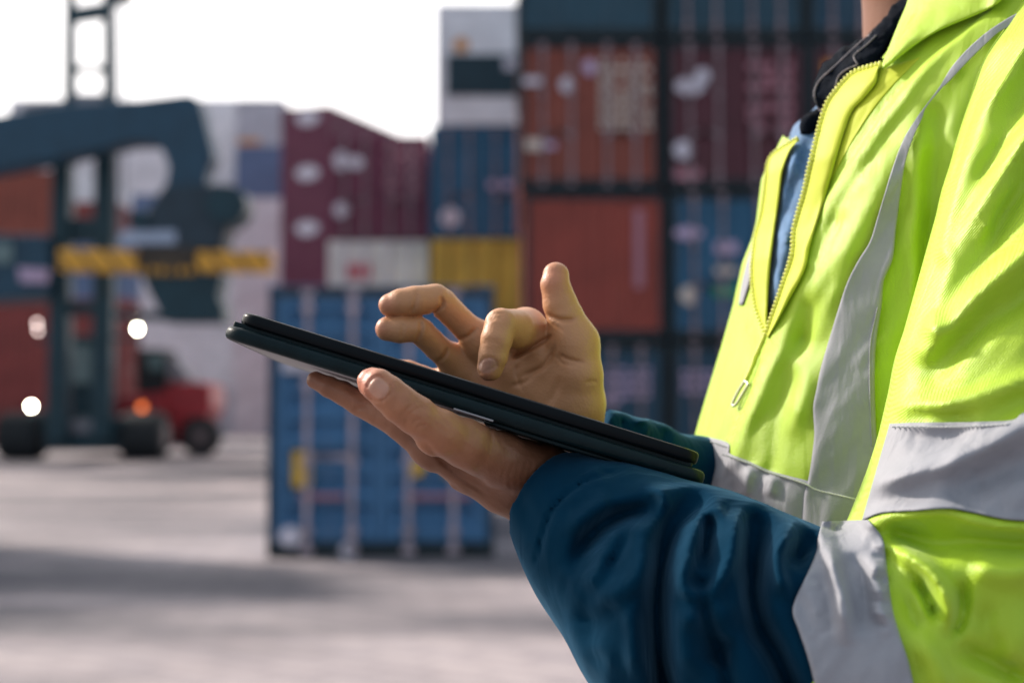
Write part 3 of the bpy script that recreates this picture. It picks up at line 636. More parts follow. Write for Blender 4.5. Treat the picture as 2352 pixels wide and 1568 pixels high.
FL = hand(
    palm=[[(1195, 1000, .872, 112), (1330, 1060, .885, 128), (1520, 1140, .905, 140), (1730, 1210, .930, 150), (1860, 1270, .945, 160)],
          [(1160, 1092, .915, 88), (1350, 1190, .925, 118), (1530, 1272, .935, 142), (1712, 1350, .945, 158), (1850, 1430, .955, 165)],
          [(1190, 1060, .945, 80), (1500, 1190, .950, 120), (1740, 1300, .955, 150)], [(1220, 1040, .97, 72), (1500, 1170, .97, 100), (1740, 1280, .96, 140)], [(1240, 1030, .99, 64), (1500, 1160, .985, 90), (1700, 1260, .965, 120)]],
    fingers=[[(851, 740, .862, 78), (885, 758, .858, 88), (935, 797, .857, 95), (1000, 852, .858, 100), (1090, 920, .862, 106), (1195, 1000, .872, 116)],
             [(560, 728, .935, 46), (630, 762, .932, 55), (795, 850, .928, 68), (890, 892, .924, 76), (1000, 955, .918, 84), (1165, 1092, .915, 92)],
             [(590, 745, .957, 46), (700, 790, .955, 58), (850, 870, .952, 68), (1010, 945, .948, 78), (1190, 1060, .945, 84)],
             [(640, 765, .98, 46), (760, 815, .978, 56), (900, 885, .975, 64), (1060, 960, .972, 72), (1220, 1040, .97, 76)],
             [(760, 815, 1.0, 42), (860, 860, .998, 52), (980, 915, .995, 58), (1100, 965, .992, 62), (1240, 1030, .99, 66)]], k_root=.007, relief=RL)
skin = bpy.data.materials.new('skin'); skin.use_nodes = True
def skin_nodes():
    n, l = skin.node_tree.nodes, skin.node_tree.links; b = n['Principled BSDF']
    b.inputs['Roughness'].default_value = .48; b.inputs['Subsurface Weight'].default_value = .03; b.inputs['Subsurface Radius'].default_value = (.012, .004, .002); b.inputs['Subsurface Scale'].default_value = .35
    tc = n.new('ShaderNodeTexCoord'); t = n.new('ShaderNodeTexNoise'); t.inputs['Scale'].default_value = 55; t.inputs['Detail'].default_value = 6; l.new(tc.outputs['Object'], t.inputs['Vector'])
    r = n.new('ShaderNodeValToRGB'); r.color_ramp.elements[0].position = .3; r.color_ramp.elements[1].position = .7
    r.color_ramp.elements[0].color = (.32, .124, .058, 1); r.color_ramp.elements[1].color = (.42, .178, .088, 1); l.new(t.outputs['Fac'], r.inputs['Fac'])
    def attr(name, src, col, roughdst=None):
        a = n.new('ShaderNodeAttribute'); a.attribute_name = name; m = n.new('ShaderNodeMix'); m.data_type = 'RGBA'
        l.new(a.outputs['Fac'], m.inputs[0]); l.new(src, m.inputs[6]); m.inputs[7].default_value = col; return m.outputs[2], a
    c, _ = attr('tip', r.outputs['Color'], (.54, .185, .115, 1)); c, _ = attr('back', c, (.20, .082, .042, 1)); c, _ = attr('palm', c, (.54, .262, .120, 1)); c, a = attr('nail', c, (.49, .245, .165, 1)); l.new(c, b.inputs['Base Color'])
    mr = n.new('ShaderNodeMapRange'); l.new(a.outputs['Fac'], mr.inputs[0]); mr.inputs[3].default_value = .48; mr.inputs[4].default_value = .42; l.new(mr.outputs[0], b.inputs['Roughness'])
    v = n.new('ShaderNodeTexVoronoi'); v.inputs['Scale'].default_value = 560; l.new(tc.outputs['Object'], v.inputs['Vector'])
    bp = n.new('ShaderNodeBump'); bp.inputs['Strength'].default_value = .22; bp.inputs['Distance'].default_value = .0006; l.new(v.outputs['Distance'], bp.inputs['Height']); l.new(bp.outputs['Normal'], b.inputs['Normal'])
skin_nodes()
vr, fr = surfnet(FR, *box_of(840, 1440, 580, 1110, .92, 1.07), .0011)
vl, fl_ = surfnet(FL, *box_of(670, 1340, 820, 1290, .83, 1.02), .0011)
def ellipse_mask(v, c, a, b, ang, dmax):
    x, y = pix(v); u = (x-c[0])*math.cos(ang)+(y-c[1])*math.sin(ang); w = -(x-c[0])*math.sin(ang)+(y-c[1])*math.cos(ang)
    return np.clip((1-((np.abs(u)/a)**2.6+(np.abs(w)/b)**2.6))*4+.5, 0, 1)*(v[:, 1] < dmax)
nail = np.concatenate([ellipse_mask(vl, C1(886, 770), 24, 21, R(42), .87), ellipse_mask(vr, C1(1452, 652), 21, 17, R(-15), .957)])
def tipmask(v, cs):
    x, y = pix(v); m = np.zeros(len(v))
    for c, r in cs: q = C1(*c); m = np.maximum(m, np.exp(-(((x-q[0])**2+(y-q[1])**2)/(r*.4438)**2)))
    return m
tip = np.concatenate([tipmask(vl, [((810, 730), 90), ((540, 720), 80)]), tipmask(vr, [((920, 345), 70), ((890, 465), 60), ((1800, 190), 120), ((1450, 715), 55), ((940, 660), 80)])])*.8
back = np.concatenate([np.clip((vl[:, 1]-.86)/.03, 0, 1)*np.clip(1-tipmask(vl, [((900, 760), 220)]), 0, 1), np.zeros(len(vr))])   # left hand darker with depth, less so around the thumb

# ------------------------------------------------------------------ torso, sleeves
DC = 1.14
Ty = np.array([-230, -150, -60, 0, 100, 160, 250, 320, 400, 500, 540, 600, 700, 784, 850, 925, 1000, 1035, 1100, 1300, 1700, 2100, 2700.])
Tx = np.array([2230, 2150, 2075, 2030, 1960, 1905, 1835, 1800, 1760, 1748, 1738, 1714, 1692, 1668, 1648, 1625, 1603, 1595, 1585, 1562, 1560, 1575, 1600.])
Ta = np.interp(Ty, [-230, -150, -60, 0, 160, 400, 1000, 2700], [.06, .09, .125, .14, .155, .165, .17, .165])
Tb = np.interp(Ty, [-230, -150, -60, 0, 160, 400, 1000, 2700], [.07, .11, .15, .165, .175, .178, .17, .18])
Tz = (CY-Ty)/F*DC; Txm = (Tx-CX)/F*DC
o_ = np.argsort(Tz)
def torso(p, e=2.2):
    z = p[:, 2]; a = np.interp(z, Tz[o_], Ta[o_]); b = np.interp(z, Tz[o_], Tb[o_]); xc = np.interp(z, Tz[o_], Txm[o_])+a
    u, v = np.abs(p[:, 0]-xc)/a, np.abs(p[:, 1]-DC)/b
    g = (u**e+v**e+1e-9)**(1/e); s = (g-1)*np.minimum(a, b)
    top = z-Tz.max(); bot = Tz.min()-z
    return np.maximum(s, np.maximum(top, bot))
hiv = chain([(2560, 60, 1.00, 230), (2490, 260, .97, 258), (2440, 500, .93, 272), (2350, 900, .885, 292), (2292, 1130, .865, 288), (2185, 1430, .845, 300), (1965, 1545, .84, 308), (1800, 1515, .845, 304), (1640, 1450, .85, 292)], None, .003)
nav = chain([(1232, 1122, .925, 96), (1325, 1196, .91, 146), (1416, 1267, .895, 204), (1590, 1402, .862, 282), (1780, 1502, .845, 298), (1930, 1540, .845, 285)], None, .014)
CUFF_C, CUFF_N = P(1246, 1130, .925), np.array([-.72, .45, .50])/np.linalg.norm([-.72, .45, .50])
RN = Relief(1120, 2120, 980, 1640, 3.0)                   # folds of the dark blue sleeve
fn = lambda pts, w, a, t=True: RN.line(pts, w, a, t, C8)
fn([(1030, 470), (1095, 600), (1060, 800), (1010, 930), (1020, 1015), (1100, 1050), (1200, 1000), (1290, 850), (1320, 720), (1340, 620), (1400, 550), (1500, 505)], 20, .0085)
fn([(1180, 560), (1150, 720), (1115, 930)], 20, -.014); fn([(1660, 575), (1620, 700), (1568, 800), (1570, 900), (1600, 1000), (1660, 1090)], 19, .0095)
fn([(1800, 690), (1720, 770), (1650, 900)], 22, -.016); fn([(900, 500), (780, 560), (600, 610), (440, 750), (360, 930)], 22, -.012)
fn([(1080, 500), (950, 640), (885, 850), (862, 1100), (870, 1350), (900, 1600)], 27, -.026, False); fn([(830, 740), (770, 930), (600, 1050), (430, 1160)], 30, .006)
fn([(685, 1100), (710, 1300), (735, 1560)], 17, .0055); fn([(640, 1110), (520, 1190), (430, 1330)], 28, -.005); fn([(1440, 640), (1415, 900), (1430, 1180), (1560, 1420), (1640, 1600)], 29, -.022, False)
fn([(1000, 1250), (1100, 1170), (1220, 1150), (1330, 1250)], 40, .007); fn([(1260, 1280), (1190, 1480)], 34, -.007); fn([(1050, 1100), (1010, 1300), (1060, 1560)], 30, .007)
fn([(760, 400), (860, 440), (1000, 410), (1120, 440)], 16, .004); fn([(640, 318), (420, 400), (260, 540), (190, 700), (158, 850)], 4.5, -.0024, False); fn([(600, 480), (480, 560), (300, 700)], 22, .004)
fn([(1240, 560), (1300, 540), (1450, 540)], 20, -.004); fn([(520, 1000), (450, 1150), (430, 1250)], 26, -.004)
fn([(1130, 1000), (1150, 1200), (1230, 1400), (1290, 1600)], 18, -.007, False); fn([(560, 760), (520, 900), (430, 1010)], 16, .004); fn([(1330, 900), (1350, 1100), (1450, 1300)], 16, .005); fn([(700, 640), (640, 800), (560, 900)], 14, -.004); RN.noise(.0006, 30, (4, 1), R(65)); RN.noise(.0002, 14)
RN.h *= 1.35
navr = relieved(nav, RN)
def NAV(p): return np.maximum(navr(p), (p-CUFF_C)@CUFF_N)
def CUT(p): x, y = pix(p); return (1886-.06*(y-1210)-x)/F*p[:, 1]
RJ = Relief(1560, 2440, -100, 1660, 3.0)                  # folds of the yellow jacket, body and sleeve
f6 = lambda pts, w, a, t=True: RJ.line(pts, w, a, t, C6)
f7 = lambda pts, w, a, t=True: RJ.line(pts, w, a, t, C7)
FOLD = [(2290, -60), (2275, 20), (2200, 85), (2125, 145), (2080, 195), (2025, 265), (1965, 355), (1895, 460), (1845, 560), (1800, 680), (1760, 790), (1715, 920), (1672, 1030), (1650, 1120)]
RB = Relief(1560, 2440, -100, 1660, 3.0); RB.step(FOLD+[(1700, 1300), (2600, 1300), (2600, -60)], .006, 5)
f6([(1330, 110), (1120, 300), (930, 560), (800, 760), (660, 980), (560, 1180)], 12, .003)
f6([(1040, 470), (900, 640), (780, 830), (690, 1000), (600, 1210)], 24, -.006); f6([(1000, 680), (880, 880), (760, 1100), (640, 1330), (560, 1560)], 42, .008)
f6([(870, 760), (760, 900), (690, 1030)], 14, .004); f6([(720, 1180), (590, 1440), (500, 1680)], 18, -.003); f6([(480, 1220), (420, 1400), (350, 1600)], 20, .004)
f7([(560, -350), (430, 20), (330, 260), (220, 560)], 20, .004, False); f7([(560, -150), (520, 80), (440, 320), (390, 600)], 22, -.003, False); f7([(500, 0), (540, 200), (500, 450)], 24, .004)
f6([(1120, 480), (1075, 720), (1060, 1000), (1050, 1300), (1040, 1568)], 22, .006); f6([(1150, 560), (1125, 800), (1115, 1100), (1105, 1400), (1080, 1700)], 34, -.007, False)
# sleeve
RA = Relief(1560, 2440, -100, 1660, 3.0)
a6 = lambda pts, w, a, t=True: RA.line(pts, w, a, t, C6)
a7 = lambda pts, w, a, t=True: RA.line(pts, w, a, t, C7)
a6([(1760, -60), (1553, 220), (1400, 480), (1270, 720), (1200, 930), (1165, 1150)], 26, .009, False)
a6([(1800, 40), (1600, 380), (1440, 680), (1310, 930), (1215, 1180), (1150, 1400)], 26, -.006, False)
a6([(1850, 220), (1640, 520), (1430, 830), (1270, 1070), (1190, 1270), (1130, 1500)], 24, .009, False)
a6([(1900, 420), (1660, 700), (1500, 960), (1390, 1180), (1250, 1380), (1100, 1640)], 30, -.006, False)
a6([(1900, 880), (1660, 1070), (1480, 1230), (1280, 1400), (1100, 1620)], 28, .011, False)
a6([(1900, 1080), (1700, 1230), (1480, 1420), (1300, 1560), (1120, 1720)], 30, -.006, False)
a6([(1300, 420), (1220, 600), (1170, 820)], 18, -.005); a6([(1480, 330), (1330, 560), (1240, 760)], 12, .003); a6([(1560, 760), (1420, 960), (1330, 1130)], 14, .004); a6([(1500, 560), (1400, 740), (1330, 860)], 12, -.003)
a7([(1900, 60), (1500, 200), (1200, 290), (990, 300)], 26, .006, False); a7([(1000, 330), (1150, 340), (1350, 330)], 16, -.004)
a7([(1900, 230), (1553, 390), (1400, 470), (1200, 560), (860, 650)], 28, .009, False); a7([(1900, 420), (1600, 540), (1400, 620), (1200, 730)], 34, -.007); a7([(950, 440), (1150, 440), (1350, 400)], 24, -.005)
a7([(840, 830), (1000, 800), (1200, 780), (1400, 850), (1700, 880)], 24, .009, False); a7([(980, 890), (1150, 930), (1350, 915), (1700, 930)], 30, -.010, False)
a7([(880, 850), (980, 950), (1100, 1035), (1180, 1130), (1215, 1240), (1195, 1350)], 20, .011); a7([(1050, 1070), (1110, 1180), (1160, 1300)], 12, -.009)
a7([(1270, 1080), (1265, 1250), (1215, 1380)], 16, -.008); a7([(1300, 1010), (1450, 1060), (1700, 1040)], 34, .008); a7([(1220, 1390), (1400, 1470), (1600, 1570)], 24, -.010); a7([(1050, 1330), (1150, 1480), (1200, 1640)], 30, .007)
a7([(1000, 1130), (1040, 1260), (1090, 1330)], 16, -.004); a7([(1400, 1180), (1380, 1330), (1480, 1450)], 26, -.005)
a7([(640, 890), (680, 1050), (720, 1200), (735, 1400)], 20, .010); a7([(600, 1040), (590, 1180), (660, 1340)], 22, -.007); a7([(760, 960), (800, 1150), (830, 1350)], 22, -.006); a7([(850, 960), (880, 1150), (930, 1360)], 18, .004)
for y in range(930, 1330, 52): a7([(850, y), (890, y+6), (935, y+14)], 7, .0022 if (y//52) % 2 else -.0022)
RA.h *= 1.3; RA.noise(.0009, 44, (5, 1), R(-58)); RA.noise(.0004, 22, (3, 1), R(-52))
pass
f7([(170, 560), (120, 680), (110, 760)], 12, .006); f7([(210, 640), (260, 720), (300, 740)], 18, -.006); f7([(300, 560), (270, 660), (260, 730)], 16, .006); f7([(400, 600), (380, 720)], 16, .004)
RJ.noise(.0009, 50, (4.5, 1), R(-58)); RJ.noise(.0003, 22, (3, 1), R(-55))
bodyr = relieved(torso, RJ)
BODY = lambda p: bodyr(p)-RB(p)
armr = relieved(hiv, RA)
ARM = lambda p: np.maximum(armr(p), CUT(p))
fara = chain([(1335, 955, 1.012, 44), (1420, 1008, 1.035, 52), (1500, 1035, 1.06, 58), (1600, 1090, 1.10, 82), (1760, 1120, 1.20, 120), (1960, 900, 1.30, 130), (2150, 420, 1.32, 150), (2230, 120, 1.28, 150)], None, .012)
RF = Relief(1300, 1700, 900, 1200, 3.0); RF.line([(1450, 965), (1490, 975), (1470, 1010)], 9, .005); RF.line([(1425, 960), (1440, 1000)], 8, -.004); RF.line([(1530, 985), (1520, 1030)], 10, -.004)
FARN = np.array([-.72, -.15, .35])/np.linalg.norm([-.72, -.15, .35])
FAR = lambda p: np.maximum(fara(p)-RF(p), (p-P(1378, 985, 1.025))@FARN)
SHIRT = lambda p: torso(p)+.014-RS(p)
RS = Relief(1700, 2160, 0, 820, 3.0)
RS.line([C6(470, 700), C6(430, 950), C6(400, 1200)], 12, .004); RS.line([C6(560, 640), C6(500, 850), C6(440, 1080)], 14, -.004); RS.line([C6(420, 1080), C6(470, 1090), C6(440, 1130)], 6, .003); RS.line([(1830, 300), (1820, 380), (1812, 460), (1800, 560), (1775, 690)], 30, .012, False); RS.noise(.0008, 26, (1.6, 1), R(70))
OPEN = [(2085, -260), (2084, 0), (2062, 62), (2026, 150), (1990, 170), (1960, 185), (1930, 215), (1908, 250), (1893, 290), (1878, 345), (1868, 385), (1854, 440), (1833, 525), (1826, 585), (1800, 665), (1760, 765),
        (1752, 740), (1757, 640), (1766, 545), (1778, 465), (1786, 400), (1800, 355), (1815, 325), (1770, 290), (1700, 200), (1700, -260)]

# ------------------------------------------------------------------ cloth materials
def cloth(name, col, rough=.75, sheen=.25, bscale=900, bump=.25, twill=None, var=.06, vs=25, spec=.3):
    m = mat(name, col, rough, 0, var=var, scale=vs, bump=bump, bscale=bscale, sheen=sheen, spec=spec)
    if twill:
        n, l = m.node_tree.nodes, m.node_tree.links; b = n['Principled BSDF']; tc = n.new('ShaderNodeTexCoord'); mp = n.new('ShaderNodeMapping'); mp.inputs['Rotation'].default_value = (0, R(twill[1]), 0)
        l.new(tc.outputs['Object'], mp.inputs['Vector']); w = n.new('ShaderNodeTexWave'); w.bands_direction = 'X'; w.inputs['Scale'].default_value = twill[0]; w.inputs['Distortion'].default_value = .6; l.new(mp.outputs['Vector'], w.inputs['Vector'])
        bp = n.new('ShaderNodeBump'); bp.inputs['Strength'].default_value = twill[2]; bp.inputs['Distance'].default_value = .0008; l.new(w.outputs['Fac'], bp.inputs['Height'])
        for q in list(b.inputs['Normal'].links): l.new(q.from_socket, bp.inputs['Normal'])
        l.new(bp.outputs['Normal'], b.inputs['Normal'])
    return m
M_hv = cloth('fluorescent_yellow_cloth', (.42, .62, .024), .50, .2, twill=(300, -35, .25), var=.04, bump=.5, bscale=700, spec=.5)
def crumple(m, sc, stretch, ang, dist, strength):
    n, l = m.node_tree.nodes, m.node_tree.links; b = n['Principled BSDF']; tc = n.new('ShaderNodeTexCoord'); mp = n.new('ShaderNodeMapping'); mp.inputs['Rotation'].default_value = (0, R(ang), 0); mp.inputs['Scale'].default_value = (sc, sc, sc/stretch)
    l.new(tc.outputs['Object'], mp.inputs['Vector']); t = n.new('ShaderNodeTexNoise'); t.inputs['Scale'].default_value = 1; t.inputs['Detail'].default_value = 3; t.inputs['Distortion'].default_value = .8; l.new(mp.outputs['Vector'], t.inputs['Vector'])
    r = n.new('ShaderNodeValToRGB'); r.color_ramp.elements[0].position = .40; r.color_ramp.elements[1].position = .60; l.new(t.outputs['Fac'], r.inputs['Fac'])
    bp = n.new('ShaderNodeBump'); bp.inputs['Strength'].default_value = strength; bp.inputs['Distance'].default_value = dist; l.new(r.outputs['Color'], bp.inputs['Height'])
    for q in list(b.inputs['Normal'].links): l.new(q.from_socket, bp.inputs['Normal'])
    l.new(bp.outputs['Normal'], b.inputs['Normal'])
crumple(M_hv, 26, 5, 38, .0022, .35)
M_tape = cloth('lemon_yellow_tape', (.54, .61, .028), .6, .2, bscale=1400, var=.03)
M_ref = mat('grey_reflective_tape', (.31, .315, .345), .64, 0, var=.06, scale=40, bump=.35, bscale=900, spec=.35)
crumple(M_ref, 34, 4, 20, .0018, .4)
M_nav = cloth('dark_blue_softshell', (.0012, .025, .053), .95, .22, bscale=1500, bump=.2, var=.10, vs=30, spec=.04); M_nav.node_tree.nodes['Principled BSDF'].inputs['Sheen Tint'].default_value = (.25, .55, .85, 1)
crumple(M_nav, 22, 4, -25, .0022, .35)
M_nav2 = cloth('blue_shirt_cloth', (.10, .20, .36), .8, .3, bscale=700, bump=.4, var=.25, vs=70)
M_col = cloth('black_collar_cloth', (.005, .008, .014), .9, .02, bscale=500, bump=.6, twill=(160, 60, .5), var=.3, vs=90, spec=.06)
M_edge = cloth('collar_edge_piping', (.20, .18, .19), .8, .2); M_thr = mat('pale_thread', (.62, .62, .60), .7); M_teeth = mat('yellow_zip_teeth', (.80, .82, .16), .35)
M_metal = mat('pale_zip_metal', (.55, .55, .40), .3, .6); M_hair = mat('dark_hair', (.02, .014, .010), .6, bump=1.0, bscale=300); M_trou = cloth('dark_work_trousers', (.02, .03, .05)); M_boot = mat('black_boot_leather', (.02, .018, .016), .5, bump=.3)

# ------------------------------------------------------------------ the person
BASE = np.array([.33, 1.14, 0.0])
# head, neck, trunk and limbs: coarse, mostly under the clothes or above the frame
g0 = np.array([.335, 1.14, .54])
neck = chain([(2105, -180, 1.13, 118), (2116, -40, 1.13, 122), (2150, 90, 1.14, 150), (2230, 240, 1.14, 200)], None, .02)
def blob(c, r): 
    c, r = np.asarray(c), np.asarray(r); return lambda p: (np.sqrt((((p-c)/r)**2).sum(1))-1)*r.min()
HX, HZ = .335, .475
head_p = [blob((HX+.012, 1.13, HZ+.03), (.098, .076, .105)), blob((HX-.035, 1.13, HZ-.055), (.058, .055, .072)), blob((HX-.062, 1.13, HZ-.098), (.026, .028, .024)), blob((HX-.105, 1.13, HZ-.018), (.020, .015, .026)),
          blob((HX-.098, 1.13, HZ-.004), (.012, .011, .034)), blob((HX-.086, 1.13, HZ+.036), (.02, .055, .012)), blob((HX-.088, 1.13, HZ-.062), (.012, .024, .007)), blob((HX-.086, 1.13, HZ-.074), (.012, .021, .007)),
          blob((HX+.02, 1.052, HZ-.01), (.018, .010, .032)), blob((HX+.02, 1.208, HZ-.01), (.018, .010, .032))]
eyes = [blob((HX-.088, 1.13+s, HZ+.016), (.012, .015, .011)) for s in (-.032, .032)]
def HEAD(p):
    v = head_p[0](p)
    for q in head_p[1:]: v = smin(v, q(p), .014)
    for q in eyes: v = np.maximum(v, -smin(q(p)+.004, q(p)+.004, .001))
    v = smin(v, eyes[0](p)+.001, .002); v = smin(v, eyes[1](p)+.001, .002)
    return smin(v, neck(p), .03)
vn, fnk = surfnet(HEAD, (.10, .96, .20), (.56, 1.30, .66), .004)
def wchain(pts, k=.03):        # world-frame metres, brought into the camera frame
    q = [(np.array([x, (y)*cP+(z-CAMH)*sP, -(y)*sP+(z-CAMH)*cP]), r) for x, y, z, r in pts]
    def f(p):
        v = None
        for (a, ra), (b, rb) in zip(q, q[1:]): e = rc(p, a, b, ra, rb); v = e if v is None else smin(v, e, k)
        return v
    return f
legs_skin = [wchain([(.36, 1.14+s*.1, .92, .10), (.33, 1.14+s*.11, .52, .055), (.37, 1.14+s*.11, .10, .035), (.26, 1.14+s*.12, .045, .032)]) for s in (-1, 1)]
def LEGS(p):
    v = np.minimum(legs_skin[0](p), legs_skin[1](p)); v = smin(v, wchain([(.36, 1.14, .95, .14), (.37, 1.14, 1.2, .14), (.38, 1.14, 1.5, .14)])(p), .04)
    v = np.minimum(v, fara(p)+.012)
    return np.minimum(np.minimum(v, nav(p)+.048), hiv(p)+.052)
vb, fb = surfnet(LEGS, (-.02, .70, -1.50), (.80, 1.45, .10), .012)
allv, allf, no = [], [], 0
for v, f in ((vl, fl_), (vr, fr), (vn, fnk), (vb, fb)): allv.append(v); allf.append(f+no); no += len(v)
person = mesh_obj('person', c2w(np.concatenate(allv)), np.concatenate(allf), skin, None, True, BASE)
person.location = BASE; tag(person, 'person in a yellow reflective jacket holding a black tablet, other hand raised over it', 'person')
extra = len(vn)+len(vb)
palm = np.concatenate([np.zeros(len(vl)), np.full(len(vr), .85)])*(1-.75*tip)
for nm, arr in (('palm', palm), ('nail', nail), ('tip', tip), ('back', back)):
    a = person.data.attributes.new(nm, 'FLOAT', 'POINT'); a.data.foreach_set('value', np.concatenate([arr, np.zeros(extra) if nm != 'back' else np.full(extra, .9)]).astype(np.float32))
def part(name, v, f, m, parent=person, smooth=True):
    return mesh_obj(name, c2w(v), f, m, parent, smooth, BASE)
def cut_open(v, f):            # the jacket hangs open between its two zip edges
    c = v[f].mean(1); nrm = np.cross(v[f[:, 1]]-v[f[:, 0]], v[f[:, 3]]-v[f[:, 0]]); x, y = pix(c)
    kill = inside(OPEN, x, y) & ((c[:, 1] < DC+.06) | (y < 330)); return f[~kill]
bx = box_of(1540, 2420, -80, 1330, .93, 1.2)
v1, f1 = surfnet(BODY, bx[0], (bx[1][0], 1.175, bx[1][2]), .0026)
v1b, f1b = surfnet(lambda p: torso(p)+.004, (.06, .90, -.62), (.80, 1.40, .345), .010)
fa = chain([(2040, 560, 1.31, 150), (2150, 420, 1.32, 165), (2230, 120, 1.28, 165)], None, .012)
v1c, f1c = surfnet(fa, (.12, 1.10, -.14), (.70, 1.55, .38), .010)
fs = [(v1, cut_open(v1, f1)), (v1b, cut_open(v1b, f1b)), (v1c, f1c)]
no = 0; av, af = [], []
for v, f in fs: av.append(v); af.append(f+no); no += len(v)
jacket = part('jacket', np.concatenate(av), np.concatenate(af), M_hv)
v2, f2 = surfnet(ARM, *box_of(1740, 2640, -120, 1900, .74, 1.09), .0028); sleeve = part('jacket_sleeve', v2, f2, M_hv, jacket)
v3, f3 = surfnet(NAV, *box_of(1170, 2060, 1000, 1800, .74, 1.0), .0024); part('undersleeve', v3, f3, M_nav)
v4, f4 = surfnet(FAR, *box_of(1320, 1960, 900, 1300, .98, 1.24), .003); part('undersleeve', v4, f4, M_nav)
v5, f5 = surfnet(SHIRT, *box_of(1690, 2200, -60, 830, .98, 1.30), .003); shirt = part('shirt', v5, f5, M_nav2)
# folded collar of the shirt
def COLLAR(p): return np.minimum(smin(colA(p), colB(p), .02), colC(p))-RC(p)
RC = Relief(1800, 2150, -60, 330, 2.0)
colA = chain([(1080, -40, 1.075, 44), (1010, 90, 1.072, 54), (930, 205, 1.070, 58), (830, 330, 1.068, 62), (740, 440, 1.070, 58)], C6, .02)
colB = chain([(885, 172, 1.098, 40), (760, 300, 1.096, 52), (700, 370, 1.094, 62), (648, 445, 1.090, 60)], C6, .02)
colC = chain([(650, 512, 1.10, 46), (590, 560, 1.10, 38), (558, 586, 1.10, 28)], C6, .01)
RC.noise(.0007, 16); RC.noise(.0004, 7)
v6, f6_ = surfnet(COLLAR, *box_of(1810, 2140, -60, 330, 1.02, 1.16), .0016); collar = part('collar', v6, f6_, M_col, shirt)
def cord(curve, f, r, off=.0, n=60, seg=6, t0=.6, name='piping', m=None, parent=None):
    q = resample(curve, n); d = cast(f, q[:, 0], q[:, 1], t0)-off; v, fc = [], []
    c = np.stack([(q[:, 0]-CX)/F*d, d, (CY-q[:, 1])/F*d], 1); t = np.gradient(c, axis=0); t /= np.linalg.norm(t, axis=1)[:, None]
    a = np.cross(t, [0, 1, 0]); a /= np.linalg.norm(a, axis=1)[:, None]; b = np.cross(t, a)
    for k in range(seg): an = 2*math.pi*k/seg; v.append(c+r*(math.cos(an)*a+math.sin(an)*b))
    v = np.stack(v, 1).reshape(-1, 3)
    for i in range(n-1):
        for k in range(seg): k2 = (k+1) % seg; fc.append([i*seg+k, i*seg+k2, (i+1)*seg+k2, (i+1)*seg+k])
    return part(name, v, fc, m, parent)
v, fc = ribbon([C6(878, 160), C6(830, 205), C6(775, 250), C6(772, 272), C6(790, 298), C6(735, 322), C6(702, 352), C6(690, 385), C6(684, 425)], [C6(1040, 20), C6(985, 110), C6(930, 200), C6(885, 290), C6(850, 320), C6(800, 350), C6(760, 380), C6(720, 420), C6(690, 470)], COLLAR, 60, 14, .003, .002)
part('collar_leaf', v, fc, M_col, shirt)
cord([C6(875, 163), C6(830, 207), C6(777, 250), C6(774, 272), C6(790, 297)], COLLAR, .0006, .005, name='collar_piping', m=M_edge, parent=shirt); cord([C6(790, 298), C6(735, 322), C6(702, 352), C6(690, 385), C6(684, 425)], COLLAR, .0006, .005, name='collar_piping', m=M_edge, parent=shirt)
cord([C6(855, 150), C6(780, 215), C6(690, 300), C6(615, 370), C6(590, 430), C6(605, 490), C6(630, 520)], COLLAR, .0007, .0, name='collar_piping', m=M_edge, parent=shirt)
# jacket trims, each laid on the cloth
def strip(name, l, r, f, nt, ns, m, off=.002, th=.002, parent=jacket, **k):
    v, fc = ribbon(l, r, f, nt, ns, off, th, **k); return part(name, v, fc, m, parent)
NEAR = [(2022, 148), (1985, 158), (1955, 172), (1920, 210), (1900, 240), (1885, 285), (1870, 345), (1860, 385), (1848, 440), (1825, 525), (1820, 585), (1795, 665), (1760, 768)]
NEARI = [(2016, 160), (2012, 190), (1985, 225), (1958, 255), (1940, 300), (1922, 360), (1908, 410), (1890, 470), (1862, 560), (1848, 620), (1812, 690), (1764, 776)]
strip('zip_tape', NEAR, NEARI, BODY, 90, 8, M_tape, .004, .003, bulge=.002)
FARO = [(1831, 320), (1792, 343), (1768, 368), (1760, 415), (1756, 450), (1748, 500), (1738, 535), (1733, 565), (1728, 625), (1735, 700), (1756, 758)]
FARI = [(1832, 324), (1812, 352), (1797, 398), (1789, 462), (1777, 545), (1767, 635), (1760, 762)]
strip('zip_tape', FARO, FARI, BODY, 80, 7, M_tape, .003, .003, bulge=.002)
strip('jacket_collar', [(2092, -60), (2085, 0), (2062, 58), (2026, 148)], [(2330, -60), (2290, 10), (2140, 80), (2030, 160)], BODY, 50, 20, M_hv, .010, .003, bulge=.004)
strip('zip_lining', NEARI, [(2120, 130), (2060, 190), (2000, 262), (1955, 330), (1905, 420), (1868, 495), (1835, 570), (1800, 665), (1768, 776)], BODY, 80, 14, M_tape, -.001, .003)
def beads(curve, f, n, r, off, name, m, parent=jacket, el=(1, 1, 1)):
    q = resample(curve, n); d = cast(f, q[:, 0], q[:, 1])-off; b = bmesh.new()
    for i in range(n):
        t = q[min(i+1, n-1)]-q[max(i-1, 0)]; an = math.atan2(-t[1], t[0])
        M = Matrix.Translation(Vector(P(q[i, 0], q[i, 1], d[i]))) @ Matrix.Rotation(-an, 4, 'Y') @ Matrix.Diagonal((r*el[0], r*el[1], r*el[2], 1))
        bmesh.ops.create_icosphere(b, subdivisions=2, radius=1, matrix=M)
    v = np.array([x.co[:] for x in b.verts]); b.verts.index_update(); fc = [[w.index for w in x.verts] for x in b.faces]; b.free()
    return part(name, v, fc, m, parent)
